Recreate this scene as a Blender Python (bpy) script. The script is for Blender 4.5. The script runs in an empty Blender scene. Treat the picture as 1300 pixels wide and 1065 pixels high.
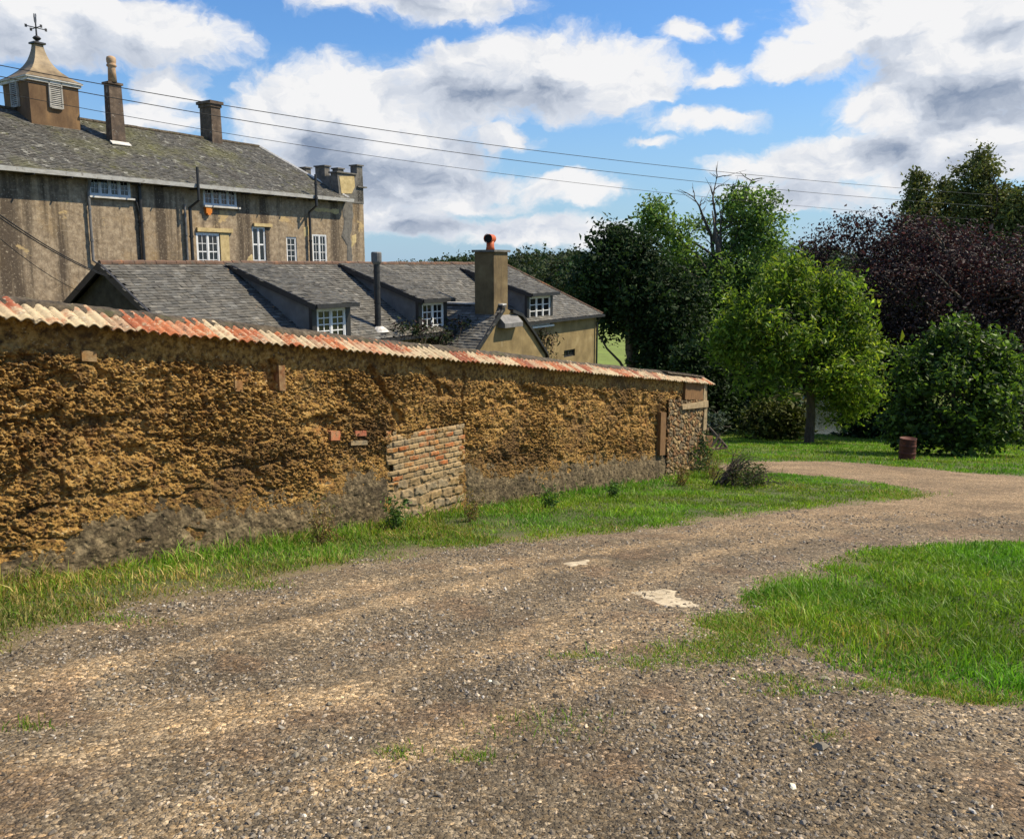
import bpy, math, random
import numpy as np
from mathutils import Vector
R_ = random.Random(7)
rng = np.random.default_rng(11)
S = bpy.context.scene
COL = S.collection

# ------------------------------------------------------------------ layout: the camera and points of the photo in space
F, CX, CY = 1020., 650., 487.5
PITCH = math.radians(8.4)
cP, sP, EYE = math.cos(PITCH), math.sin(PITCH), 1.7
def ray(px, py):
    a = (px-CX)/F; b = -(py-CY)/F
    return np.array([a, cP+b*sP, -sP+b*cP])
def at(px, py, d):
    return ray(px, py)*d + np.array([0, 0, EYE])
def proj(x, y, z):
    z = z-EYE; d = y*cP-z*sP; v = y*sP+z*cP
    d = np.where(np.abs(d) < 1e-3, 1e-3, d)
    return CX+F*x/d, CY-F*v/d, d
GB, GC = -0.01873, -0.17569
def plane_hit(px, py):
    d = ray(px, py); t = -EYE/(d[2]-GB*d[0]-GC*d[1])
    return (d*t+np.array([0, 0, EYE]))
def smax(a, b, k):
    h = np.clip(.5+.5*(a-b)/k, 0, 1)
    return b+(a-b)*h+k*h*(1-h)
def sstep(a, b, x):
    t = np.clip((x-a)/(b-a), 0, 1); return t*t*(3-2*t)
def terrain(x, y):
    x = np.asarray(x, float); y = np.asarray(y, float)
    p = GB*np.clip(x, -60, 60)+GC*np.maximum(y, -25)
    far = -8.9+2.4*sstep(120, 320, y)+2.5*sstep(300, 700, y)
    h = smax(p, far, 1.0)
    g = np.exp(-(((x-24)/13.)**2+((y-62)/10.)**2)**2)
    return h-1.6*g

# ------------------------------------------------------------------ numpy noise
def _h(i, j, k):
    n = (i.astype(np.uint32)*np.uint32(374761393)+j.astype(np.uint32)*np.uint32(668265263)+k.astype(np.uint32)*np.uint32(2147483647-58))
    n = (n ^ (n >> np.uint32(13)))*np.uint32(1274126177)
    n = n ^ (n >> np.uint32(16))
    return (n & np.uint32(0xffffff)).astype(np.float64)/0xffffff
def vn(x, y, z=0.):
    x, y, z = np.broadcast_arrays(np.asarray(x, float), np.asarray(y, float), np.asarray(z, float))
    i = np.floor(x).astype(np.int64); j = np.floor(y).astype(np.int64); k = np.floor(z).astype(np.int64)
    f = [q-p for q, p in ((x, i), (y, j), (z, k))]
    f = [t*t*t*(t*(t*6-15)+10) for t in f]
    r = 0
    for a in (0, 1):
        for b in (0, 1):
            for c in (0, 1):
                w = (f[0] if a else 1-f[0])*(f[1] if b else 1-f[1])*(f[2] if c else 1-f[2])
                r = r+w*_h(i+a, j+b, k+c)
    return r*2-1
def fbm(x, y, z=0., o=4):
    s = 0; a = 1.; t = 0
    for q in range(o):
        s = s+a*vn(x*2**q+q*17.3, y*2**q+q*5.1, np.asarray(z)*2**q+q*9.7); t += a; a *= .5
    return s/t
def worley(x, y, seed=0):
    i = np.floor(x).astype(np.int64); j = np.floor(y).astype(np.int64)
    d1 = np.full(x.shape, 9.); d2 = np.full(x.shape, 9.); idn = np.zeros(x.shape)
    for a in (-1, 0, 1):
        for b in (-1, 0, 1):
            k = np.full(i.shape, seed, np.int64)
            fx = i+a+_h(i+a, j+b, k); fy = j+b+_h(i+a, j+b, k+7)
            d = np.hypot(fx-x, fy-y); rid = _h(i+a, j+b, k+13)
            c = d < d1
            d2 = np.where(c, d1, np.minimum(d2, d)); idn = np.where(c, rid, idn); d1 = np.where(c, d, d1)
    return d1, d2, idn

# ------------------------------------------------------------------ mesh helpers
def mesh_np(name, V, faces, mat, parent=None, col=None, uv=None, smooth=False):
    """faces: list of int arrays (n,k); col: per-vertex rgb; uv: per-vertex"""
    me = bpy.data.meshes.new(name)
    V = np.asarray(V, np.float32)
    faces = [np.asarray(f, np.int32) for f in faces if len(f)]
    tot = np.concatenate([np.full(len(f), f.shape[1], np.int32) for f in faces])
    idx = np.concatenate([f.ravel() for f in faces])
    me.vertices.add(len(V)); me.vertices.foreach_set('co', V.ravel())
    me.loops.add(len(idx)); me.loops.foreach_set('vertex_index', idx)
    me.polygons.add(len(tot))
    st = np.concatenate([[0], np.cumsum(tot)[:-1]]).astype(np.int32)
    me.polygons.foreach_set('loop_start', st)
    me.polygons.foreach_set('loop_total', tot)
    me.polygons.foreach_set('use_smooth', np.full(len(tot), smooth))
    me.update(calc_edges=True)
    if col is not None:
        c = np.ones((len(V), 4), np.float32); c[:, :3] = col
        at_ = me.attributes.new('Col', 'FLOAT_COLOR', 'POINT'); at_.data.foreach_set('color', c.ravel())
    if uv is not None:
        l = me.uv_layers.new(name='UVMap'); l.data.foreach_set('uv', np.asarray(uv, np.float32)[idx].ravel())
    o = bpy.data.objects.new(name, me); COL.objects.link(o)
    me.materials.append(mat)
    if parent is not None: o.parent = parent
    return o
class MB:
    def __init__(s): s.v = []; s.f = []; s.c = []; s.cc = (1, 1, 1)
    def add(s, vs, fs):
        n = len(s.v); s.v += [tuple(p) for p in vs]; s.c += [s.cc]*len(vs)
        s.f += [tuple(i+n for i in f) for f in fs]; return s
    def box(s, x0, x1, y0, y1, z0, z1):
        return s.add([(x0,y0,z0),(x1,y0,z0),(x1,y1,z0),(x0,y1,z0),(x0,y0,z1),(x1,y0,z1),(x1,y1,z1),(x0,y1,z1)],
                     [(3,2,1,0),(4,5,6,7),(0,1,5,4),(1,2,6,5),(2,3,7,6),(3,0,4,7)])
    def frustum(s, a, b):   # a, b: four corners bottom / top
        return s.add(list(a)+list(b), [(3,2,1,0),(4,5,6,7),(0,1,5,4),(1,2,6,5),(2,3,7,6),(3,0,4,7)])
    def bar(s, p, q, w, h=None):
        p = Vector(p); q = Vector(q); d = (q-p).normalized(); h = h or w
        a = d.cross(Vector((0,0,1)));  a = a.normalized() if a.length > 1e-3 else Vector((1,0,0)); b = a.cross(d)
        c = [a*w/2+b*h/2, a*-w/2+b*h/2, a*-w/2-b*h/2, a*w/2-b*h/2]
        return s.frustum([p+k for k in c], [q+k for k in c])
    def tube(s, pts, rad, n=8, caps=True):
        pts = [Vector(p) for p in pts]; k = len(pts)
        if not isinstance(rad, (list, tuple)): rad = [rad]*k
        vs = []; fs = []; a = None
        for i, p in enumerate(pts):
            d = (pts[min(i+1, k-1)]-pts[max(i-1, 0)]).normalized()
            if a is None: a = d.orthogonal().normalized()
            else:
                a = (a-d*a.dot(d)); a = a.normalized() if a.length > 1e-4 else d.orthogonal().normalized()
            b = d.cross(a)
            vs += [p+(a*math.cos(t)+b*math.sin(t))*rad[i] for t in [2*math.pi*j/n for j in range(n)]]
        for i in range(k-1):
            for j in range(n):
                fs.append((i*n+j, i*n+(j+1) % n, (i+1)*n+(j+1) % n, (i+1)*n+j))
        if caps: fs += [tuple(reversed(range(n))), tuple(range((k-1)*n, k*n))]
        return s.add(vs, fs)
    def lathe(s, prof, c, n=20):
        vs = [(c[0]+r*math.cos(2*math.pi*j/n), c[1]+r*math.sin(2*math.pi*j/n), c[2]+z) for r, z in prof for j in range(n)]
        fs = [(i*n+j, i*n+(j+1) % n, (i+1)*n+(j+1) % n, (i+1)*n+j) for i in range(len(prof)-1) for j in range(n)]
        fs += [tuple(reversed(range(n))), tuple(range((len(prof)-1)*n, len(prof)*n))]
        return s.add(vs, fs)
    def build(s, name, mat, parent=None, smooth=False, col=False):
        g = {}
        for f in s.f: g.setdefault(len(f), []).append(f)
        return mesh_np(name, s.v, [np.array(f) for f in g.values()], mat, parent, smooth=smooth, col=np.array(s.c) if col else None)
def tag(o, label=None, cat=None, group=None, kind=None):
    for k, v in (('label', label), ('category', cat), ('group', group), ('kind', kind)):
        if v: o[k] = v
    return o
def empty(name, loc, rz=0.):
    o = bpy.data.objects.new(name, None); COL.objects.link(o); o.location = loc; o.rotation_euler = (0, 0, rz); o.empty_display_size = .3
    return o
class Frame:
    """local axes: X along the building, Y away from the viewer, Z up"""
    def __init__(s, o, deg, zg):
        s.o = np.array([o[0], o[1], zg]); a = math.radians(deg); s.rz = math.pi/2-a
        s.u = np.array([math.sin(a), math.cos(a), 0]); s.w = np.array([-math.cos(a), math.sin(a), 0])
    def loc(s, p):
        d = np.asarray(p)-s.o; return np.array([d@s.u, d@s.w, d[2]])
    def hit(s, px, py, Y=0., slope=0., Z0=0.):
        """the photo's ray met with the plane y = Y (or, with slope, z = Z0 + slope*(y-Y))"""
        d = ray(px, py); o = np.array([0, 0, EYE])-s.o
        do = np.array([d@s.u, d@s.w, d[2]]); oo = np.array([o@s.u, o@s.w, o[2]])
        if slope: t = (Z0+slope*(oo[1]-Y)-oo[2])/(do[2]-slope*do[1])
        else: t = (Y-oo[1])/do[1]
        return oo+do*t
    def wld(s, p): return s.o+s.u*p[0]+s.w*p[1]+np.array([0, 0, p[2]])

# ------------------------------------------------------------------ materials
def nodes(name):
    m = bpy.data.materials.new(name); m.use_nodes = True; nt = m.node_tree; nt.nodes.clear(); return m, nt
def nd(nt, t, ins=None, **kw):
    n = nt.nodes.new(t)
    for k, v in kw.items(): setattr(n, k, v)
    for k, v in (ins or {}).items():
        s = n.inputs[k]
        if isinstance(v, bpy.types.NodeSocket): nt.links.new(v, s)
        else: s.default_value = v
    return n
def ramp(nt, fac, stops, interp='LINEAR'):
    n = nd(nt, 'ShaderNodeValToRGB', {'Fac': fac}); e = n.color_ramp.elements; n.color_ramp.interpolation = interp
    while len(e) < len(stops): e.new(.5)
    for i, (p, c) in enumerate(stops):
        e[i].position = p; e[i].color = (*c, 1) if len(c) == 3 else c
    return n.outputs['Color']
def mix(nt, f, a, b, mode='MIX'):
    n = nd(nt, 'ShaderNodeMix', data_type='RGBA', blend_type=mode)
    for i, v in ((0, f), (6, a), (7, b)):
        if isinstance(v, bpy.types.NodeSocket): nt.links.new(v, n.inputs[i])
        else: n.inputs[i].default_value = v if i == 0 else ((*v, 1) if len(v) == 3 else v)
    return n.outputs[2]
def noise(nt, co, scale, detail=5, rough=.6, vec=None):
    if vec: co = nd(nt, 'ShaderNodeMapping', {'Vector': co, 'Scale': vec}).outputs[0]
    return nd(nt, 'ShaderNodeTexNoise', {'Vector': co, 'Scale': scale, 'Detail': detail, 'Roughness': rough}).outputs['Fac']
def M(name, cols, scale=4, vec=None, rough=.9, bumps=(), patches=(), attr=False, metal=0, spec=.3, detail=6):
    """cols: ramp over noise; patches: (scale, vec, lo, hi, colour, amount); bumps: (scale, distance, strength)"""
    m, nt = nodes(name)
    co = nd(nt, 'ShaderNodeTexCoord').outputs['Object']
    c = ramp(nt, noise(nt, co, scale, detail, .62, vec), cols)
    if attr:
        a = nd(nt, 'ShaderNodeVertexColor', layer_name='Col').outputs['Color']
        c = mix(nt, 1., a, c, 'MULTIPLY')
    for (sc, vc, lo, hi, pc, am) in patches:
        f = ramp(nt, noise(nt, co, sc, 6, .65, vc), [(lo, (0,)*3), (hi, (am,)*3)])
        c = mix(nt, f, c, pc)
    b = nd(nt, 'ShaderNodeBsdfPrincipled', {'Base Color': c, 'Roughness': rough, 'Metallic': metal, 'Specular IOR Level': spec})
    nrm = None
    for (sc, dist, st) in bumps:
        k = {'Height': noise(nt, co, sc, 6, .65), 'Distance': dist, 'Strength': st}
        if nrm: k['Normal'] = nrm
        nrm = nd(nt, 'ShaderNodeBump', k).outputs[0]
    if nrm: nt.links.new(nrm, b.inputs['Normal'])
    nt.links.new(b.outputs[0], nd(nt, 'ShaderNodeOutputMaterial').inputs[0])
    return m
def leafmat(name, trans=.35, spec=.35, rough=.45, gain=(1.5, 1.6, .8)):
    m, nt = nodes(name)
    a = nd(nt, 'ShaderNodeVertexColor', layer_name='Col').outputs['Color']
    p = nd(nt, 'ShaderNodeBsdfPrincipled', {'Base Color': a, 'Roughness': rough, 'Specular IOR Level': spec})
    t = nd(nt, 'ShaderNodeBsdfTranslucent', {'Color': mix(nt, 1., a, gain, 'MULTIPLY')})
    x = nd(nt, 'ShaderNodeMixShader', {0: trans, 1: p.outputs[0], 2: t.outputs[0]})
    nt.links.new(x.outputs[0], nd(nt, 'ShaderNodeOutputMaterial').inputs[0])
    return m
G = lambda v: (v, v, v)
mat = {}
mat['cob'] = M('cob', [(.3, (.055, .028, .01)), (.43, (.18, .095, .025)), (.55, (.42, .235, .057)), (.72, (.56, .385, .15))], 16,
    bumps=((60, .02, 1.), (170, .008, 1.)), patches=((2.2, None, .56, .7, (.34, .14, .04), .55), (26, None, .6, .68, (.58, .47, .28), .8), (38, None, .62, .68, (.06, .035, .016), .8), (.7, (1, 1, 1.4), .49, .65, (.1, .056, .022), .75), (4.3, None, .55, .66, (.075, .042, .017), .68), (2.6, (.6, .6, 1.6), .58, .68, (.4, .28, .11), .5)))
mat['render'] = M('old_render', [(.32, (.04, .029, .015)), (.5, (.12, .087, .045)), (.7, (.28, .21, .115))], 9,
    bumps=((45, .012, .8), (160, .005, .9)), patches=((1.1, (1, 1, 1.5), .5, .64, (.045, .032, .017), .75), (24, None, .57, .66, (.36, .28, .15), .6), (30, None, .58, .66, (.025, .018, .011), .8), (2.2, None, .6, .7, (.26, .2, .11), .6)))
mat['brickpatch'] = M('patch_brick', [(.3, G(.6)), (.7, G(1.2))], 22, attr=True, bumps=((70, .008, .8),), patches=((6, None, .43, .6, (.38, .27, .14), .82), (3, None, .52, .66, (.24, .15, .06), .6), (20, None, .58, .66, (.06, .045, .025), .7)))
mat['rubble'] = M('rubble_stone', [(.3, G(.6)), (.7, G(1.2))], 18, attr=True, bumps=((60, .01, .7),))
mat['tile'] = M('clay_tile', [(.3, G(.75)), (.7, G(1.15))], 30, attr=True, rough=.85, bumps=((90, .004, .6),),
    patches=((8, None, .54, .64, (.48, .38, .23), .8), (14, None, .56, .65, (.06, .042, .03), .85), (6, None, .54, .66, (.33, .1, .04), .75), (26, None, .57, .65, (.55, .47, .33), .8)))
mat['mortar_ridge'] = M('mossy_mortar', [(.35, (.035, .028, .02)), (.6, (.11, .085, .055)), (.75, (.2, .17, .12))], 12,
    bumps=((30, .02, .8), (110, .006, .8)), patches=((5, None, .55, .68, (.07, .075, .02), .7),))
mat['timber'] = M('old_timber', [(.3, (.1, .05, .02)), (.7, (.26, .145, .06))], 6, vec=(6, 6, 1), bumps=((40, .006, .7),))
mat['stone_pale'] = M('pale_stone', [(.3, (.2, .14, .07)), (.7, (.4, .31, .18))], 9, bumps=((40, .01, .7),))
mat['stucco'] = M('weathered_stucco', [(.3, (.165, .122, .08)), (.5, (.29, .222, .145)), (.7, (.45, .355, .24))], 5.5,
    bumps=((9, .03, .5), (45, .012, .7)),
    patches=((.55, None, .5, .64, (.33, .22, .1), .6), (1., (1.3, 1.3, .07), .49, .6, (.06, .044, .031), .88),
             (3., (1.4, 1.4, .16), .55, .66, (.1, .077, .055), .65), (13, None, .56, .66, (.46, .38, .27), .7), (17, None, .58, .66, (.1, .075, .05), .6), (.7, (1, 1, 1.3), .63, .655, (.5, .36, .17), .8)))
mat['stucco_patch'] = M('yellow_plaster', [(.3, (.36, .27, .12)), (.7, (.6, .47, .24))], 5, bumps=((30, .012, .6),), patches=((3, None, .55, .7, (.25, .19, .11), .6),))
mat['cement'] = M('grey_cement', [(.3, (.085, .08, .07)), (.7, (.2, .185, .16))], 5, bumps=((30, .012, .6),))
mat['slate'] = M('slate', [(.3, G(.65)), (.7, G(1.25))], 9, attr=True, rough=.75, bumps=((60, .004, .5),),
    patches=((.28, None, .5, .64, (.13, .125, .045), .6), (2.2, None, .58, .68, (.17, .17, .05), .5), (3.5, None, .59, .66, (.36, .35, .3), .75), (12, None, .6, .68, (.36, .35, .3), .6), (1.4, None, .6, .68, (.055, .045, .035), .7)))
mat['slate2'] = M('slate_cottage', [(.3, G(.65)), (.7, G(1.25))], 9, attr=True, rough=.75, bumps=((60, .004, .5),),
    patches=((3.5, None, .6, .7, (.28, .245, .19), .5), (.9, None, .6, .7, (.06, .05, .03), .6), (6, None, .7, .73, (.5, .2, .04), .8)))
mat['ridge'] = M('ridge_tile', [(.35, (.09, .06, .045)), (.58, (.17, .1, .065)), (.72, (.4, .16, .06))], 3, bumps=((30, .01, .6),), patches=((5, None, .5, .65, (.1, .09, .07), .7),))
mat['gutter'] = M('lead_gutter', [(.3, (.4, .38, .34)), (.6, (.62, .6, .55)), (.75, (.72, .7, .65))], 3, vec=(1, 4, 4), bumps=((20, .01, .4),), patches=((8, None, .58, .68, (.2, .17, .13), .7),))
mat['louvre'] = M('louvre_paint', [(.3, (.26, .25, .22)), (.7, (.42, .4, .36))], 5)
mat['black'] = M('black_iron', [(.3, (.012,)*3), (.7, (.03, .028, .026))], 6, rough=.5, spec=.5)
mat['greypipe'] = M('grey_pipe', [(.3, (.1, .1, .095)), (.7, (.22, .21, .2))], 5, rough=.6)
mat['white'] = M('white_paint', [(.3, (.62, .62, .6)), (.7, (.8, .8, .78))], 6, rough=.5, bumps=((30, .002, .3),), patches=((7, None, .64, .72, (.45, .42, .36), .5),))
mat['bluegrey'] = M('bluegrey_paint', [(.3, (.42, .46, .5)), (.7, (.58, .62, .66))], 6, rough=.6)
mat['cheek'] = M('grey_cheek', [(.3, (.11, .105, .095)), (.7, (.2, .19, .175))], 2.5, rough=.7, patches=((3, (3, 3, .5), .55, .7, (.12, .12, .12), .6),))
mat['lead'] = M('lead_sheet', [(.3, (.12, .085, .045)), (.5, (.22, .16, .088)), (.7, (.34, .26, .15))], 2, rough=.6, metal=.1, spec=.4, patches=((2, (1, 1, .4), .58, .72, (.16, .12, .09), .7),))
mat['cupola'] = M('ochre_boarding', [(.3, (.085, .048, .026)), (.55, (.165, .1, .052)), (.75, (.28, .165, .075))], 2.2, vec=(1, 1, .5), bumps=((25, .01, .4),), patches=((1.3, (1.5, 1.5, .3), .55, .7, (.07, .045, .03), .7),))
mat['chimbrick'] = M('chimney_render', [(.3, (.06, .043, .032)), (.55, (.125, .09, .064)), (.75, (.22, .165, .12))], 4, bumps=((14, .02, .5), (50, .008, .6)), patches=((6, None, .6, .68, (.5, .46, .4), .6), (1.5, None, .52, .68, (.05, .04, .035), .7)))
mat['potclay'] = M('pot_clay', [(.3, (.33, .2, .11)), (.7, (.52, .36, .22))], 6)
mat['orange'] = M('orange_clay', [(.3, (.38, .075, .025)), (.7, (.55, .14, .05))], 8, rough=.6)
mat['cotwall'] = M('tan_render', [(.3, (.16, .115, .05)), (.55, (.26, .19, .085)), (.75, (.36, .28, .14))], 1.8,
    bumps=((20, .012, .5), (70, .005, .5)), patches=((1.3, (1.6, 1.6, .3), .56, .7, (.13, .1, .055), .6), (2.4, (3, 3, .4), .62, .72, (.5, .43, .28), .5)))
mat['cotchim'] = M('brown_render', [(.3, (.1, .07, .035)), (.55, (.17, .122, .06)), (.75, (.25, .19, .1))], 1.8, bumps=((20, .012, .5), (70, .005, .5)), patches=((1.3, (1.6, 1.6, .3), .54, .68, (.075, .055, .032), .7),))
mat['shadewall'] = M('shaded_gable', [(.3, (.035, .028, .018)), (.7, (.09, .075, .045))], 4, bumps=((40, .01, .6),))  # dark brown holding the shade of the gable side turned from the sun
mat['pot_dark'] = M('dark_interior', [(.4, G(.01)), (.6, G(.016))], 3)  # near-black colour standing for the shade inside the open pot
mat['orangebox'] = M('alarm_plastic', [(.3, (.6, .17, .02)), (.7, (.7, .24, .04))], 3, rough=.4)
mat['rust'] = M('rusty_steel', [(.3, (.04, .015, .01)), (.55, (.1, .03, .018)), (.75, (.19, .065, .03))], 6, rough=.7, bumps=((40, .004, .5),))  # rust, darkened so its colour carries the shade the drum stands in
mat['bark'] = M('bark', [(.3, (.045, .035, .025)), (.7, (.13, .105, .075))], 5, vec=(3, 3, .6), bumps=((18, .03, .8),))
mat['deadwood'] = M('dead_wood', [(.3, (.14, .09, .05)), (.7, (.32, .23, .14))], 5)
mat['wire'] = M('cable', [(.4, G(.012)), (.6, G(.02))], 2, rough=.6)
mat['leaf'] = leafmat('foliage', .38, .25, .5)
mat['leafwal'] = leafmat('foliage_walnut', .46, .25, .5, (1.6, 1.6, .8))
mat['leafdull'] = leafmat('foliage_dull', .2, .15, .65, (1.3, 1.4, .8))
mat['leafpurple'] = leafmat('foliage_purple', .16, .25, .6, (1.6, .7, .8))
mat['grass'] = leafmat('grass_blade', .35, .25, .5, (1.3, 1.5, .7))
mat['concrete'] = M('pale_concrete', [(.3, (.38, .3, .19)), (.7, (.62, .52, .36))], 5, bumps=((40, .012, .8),), patches=((9, None, .54, .62, (.2, .15, .09), .85), (30, None, .57, .66, (.1, .08, .06), .7)))
# glass: dark, mirror-like
def glassmat():
    m, nt = nodes('window_glass')
    co = nd(nt, 'ShaderNodeTexCoord').outputs['Object']
    bp = nd(nt, 'ShaderNodeBump', {'Height': noise(nt, co, 2.5, 2), 'Distance': .02, 'Strength': .25})
    p = nd(nt, 'ShaderNodeBsdfPrincipled', {'Base Color': (.012, .014, .015, 1), 'Roughness': .06, 'Specular IOR Level': .6, 'Normal': bp.outputs[0]})
    nt.links.new(p.outputs[0], nd(nt, 'ShaderNodeOutputMaterial').inputs[0]); return m
mat['glass'] = glassmat()
def watermat():
    m, nt = nodes('pond_water')
    co = nd(nt, 'ShaderNodeTexCoord').outputs['Object']
    bp = nd(nt, 'ShaderNodeBump', {'Height': noise(nt, co, 3, 3, .5, (1, 2.5, 1)), 'Distance': .03, 'Strength': .3})
    p = nd(nt, 'ShaderNodeBsdfPrincipled', {'Base Color': (.03, .04, .03, 1), 'Roughness': .05, 'Specular IOR Level': .5, 'Normal': bp.outputs[0]})
    nt.links.new(p.outputs[0], nd(nt, 'ShaderNodeOutputMaterial').inputs[0]); return m
mat['water'] = watermat()
mat['ground'] = M('turf_soil', [(.3, G(.75)), (.7, G(1.25))], .35, attr=True,
    bumps=((6, .05, .5), (40, .03, .9)), patches=((55, None, .5, .62, (.3, .235, .14), .55), (34, None, .56, .66, (.06, .045, .025), .6), (3, None, .56, .72, (.16, .13, .05), .5),))
def trackmat():
    m, nt = nodes('gravel')
    co = nd(nt, 'ShaderNodeTexCoord').outputs['Object']
    a = nd(nt, 'ShaderNodeVertexColor', layer_name='Col').outputs['Color']
    v1 = nd(nt, 'ShaderNodeTexVoronoi', {'Vector': co, 'Scale': 42., 'Randomness': 1.})
    v2 = nd(nt, 'ShaderNodeTexVoronoi', {'Vector': co, 'Scale': 95., 'Randomness': 1.})
    sep = nd(nt, 'ShaderNodeSeparateColor', {'Color': v1.outputs['Color']})
    sep2 = nd(nt, 'ShaderNodeSeparateColor', {'Color': v2.outputs['Color']})
    k = ramp(nt, sep.outputs[0], [(0, G(.5)), (.5, G(.9)), (.85, G(1.25)), (1, G(2.2))])
    k2 = ramp(nt, sep2.outputs[0], [(0, G(.6)), (.6, G(1.)), (1, G(1.6))])
    hue = ramp(nt, sep.outputs[1], [(0, (.97, .98, 1.)), (.5, (1, 1, 1)), (1, (1.1, 1., .85))])
    c = mix(nt, 1., a, k, 'MULTIPLY'); c = mix(nt, 1., c, k2, 'MULTIPLY'); c = mix(nt, 1., c, hue, 'MULTIPLY')
    c = mix(nt, 1., c, ramp(nt, noise(nt, co, 1.3, 7, .7), [(.3, G(.7)), (.7, G(1.3))]), 'MULTIPLY')
    b1 = nd(nt, 'ShaderNodeBump', {'Height': v1.outputs['Distance'], 'Distance': .018, 'Strength': .8}); b1.invert = True
    b2 = nd(nt, 'ShaderNodeBump', {'Height': v2.outputs['Distance'], 'Distance': .008, 'Strength': .8, 'Normal': b1.outputs[0]}); b2.invert = True
    b3 = nd(nt, 'ShaderNodeBump', {'Height': noise(nt, co, 9, 6, .7), 'Distance': .03, 'Strength': .6, 'Normal': b2.outputs[0]})
    p = nd(nt, 'ShaderNodeBsdfPrincipled', {'Base Color': c, 'Roughness': .9, 'Specular IOR Level': .25, 'Normal': b3.outputs[0]})
    nt.links.new(p.outputs[0], nd(nt, 'ShaderNodeOutputMaterial').inputs[0]); return m
mat['track'] = trackmat()
mat['stones'] = M('gravel_stone', [(.3, G(.8)), (.7, G(1.2))], 40, attr=True, rough=.85)

# ------------------------------------------------------------------ the setting: ground, track, pond
def grid_faces(nx, ny):
    i = np.arange(nx*ny).reshape(nx, ny)
    return np.stack([i[:-1, :-1], i[1:, :-1], i[1:, 1:], i[:-1, 1:]], -1).reshape(-1, 4)
def axis(lo, hi, n0, n1, far, k=24):
    a = np.linspace(n0, n1, int((n1-n0)/.22)+1); t = np.linspace(0, 1, k+1)[1:]**2.2
    return np.concatenate([(n0+(lo-n0)*t)[::-1], a, n1+(hi-n1)*t])
def pts_world(px): return np.array([plane_hit(*p)[:2] for p in px])
def in_poly(P, x, y):
    r = np.zeros(x.shape, bool); n = len(P)
    for i in range(n):
        x1, y1 = P[i]; x2, y2 = P[(i+1) % n]
        if y1 == y2: continue
        c = ((y1 > y) != (y2 > y)) & (x < (x2-x1)*(y-y1)/(y2-y1)+x1)
        r ^= c
    return r
def seg_dist(P, x, y, closed=True):
    d = np.full(x.shape, 1e9); n = len(P)
    for i in range(n if closed else n-1):
        a = P[i]; b = P[(i+1) % n]; v = b-a; L = v@v+1e-9
        t = np.clip(((x-a[0])*v[0]+(y-a[1])*v[1])/L, 0, 1)
        d = np.minimum(d, np.hypot(x-a[0]-t*v[0], y-a[1]-t*v[1]))
    return d
def sdist(P, x, y):
    d = seg_dist(P, x, y); return np.where(in_poly(P, x, y), d, -d)
# outline of the gravel, read off the photo and laid on the slope (the two lawns are left out of it)
TRACK = np.concatenate([
    pts_world([(0, 822), (80, 797), (150, 776), (300, 745), (460, 716), (560, 699), (700, 686), (850, 668), (1000, 648), (1110, 636), (1172, 627), (1150, 618), (1060, 606), (985, 601), (925, 602), (905, 592), (960, 586), (1060, 586), (1150, 593), (1220, 600), (1300, 605), (1420, 612)]),
    np.array([[26., 12.]]),
    pts_world([(1420, 688), (1300, 689), (1210, 690), (1130, 695), (1060, 712), (1003, 733), (965, 757), (925, 776), (905, 786), (945, 806), (1010, 828), (1100, 855), (1180, 873), (1245, 885), (1310, 893)]),
    np.array([[5., 4.9], [9., 3.5], [9., -5], [-9, -5], [-7, 3.2]])])
def tnoise(x, y): return .22*fbm(x*1.1+3, y*1.1, 0, 3)+.10*fbm(x*5, y*5+8, 2, 2)
def track_sd(x, y): return sdist(TRACK, x, y)+tnoise(x, y)
xs = axis(-1500, 1500, -30, 45, 0); ys = axis(-200, 2500, -6, 80, 0, 30)
X, Y = np.meshgrid(xs, ys, indexing='ij')
Z = terrain(X, Y)
near = sstep(60, 40, np.abs(Y))
Z = Z-.14*sstep(.06, .5, track_sd(X, Y))+.02*fbm(X*1.2, Y*1.2, 0, 3)*near
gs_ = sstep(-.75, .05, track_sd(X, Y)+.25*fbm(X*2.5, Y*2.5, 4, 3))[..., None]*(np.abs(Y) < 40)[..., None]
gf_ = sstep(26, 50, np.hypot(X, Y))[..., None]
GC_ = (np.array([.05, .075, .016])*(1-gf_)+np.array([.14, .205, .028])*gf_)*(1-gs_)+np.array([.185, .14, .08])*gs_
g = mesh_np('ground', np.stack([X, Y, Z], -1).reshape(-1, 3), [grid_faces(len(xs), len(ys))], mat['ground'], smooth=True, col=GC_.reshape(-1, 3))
tag(g, kind='structure')

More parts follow.
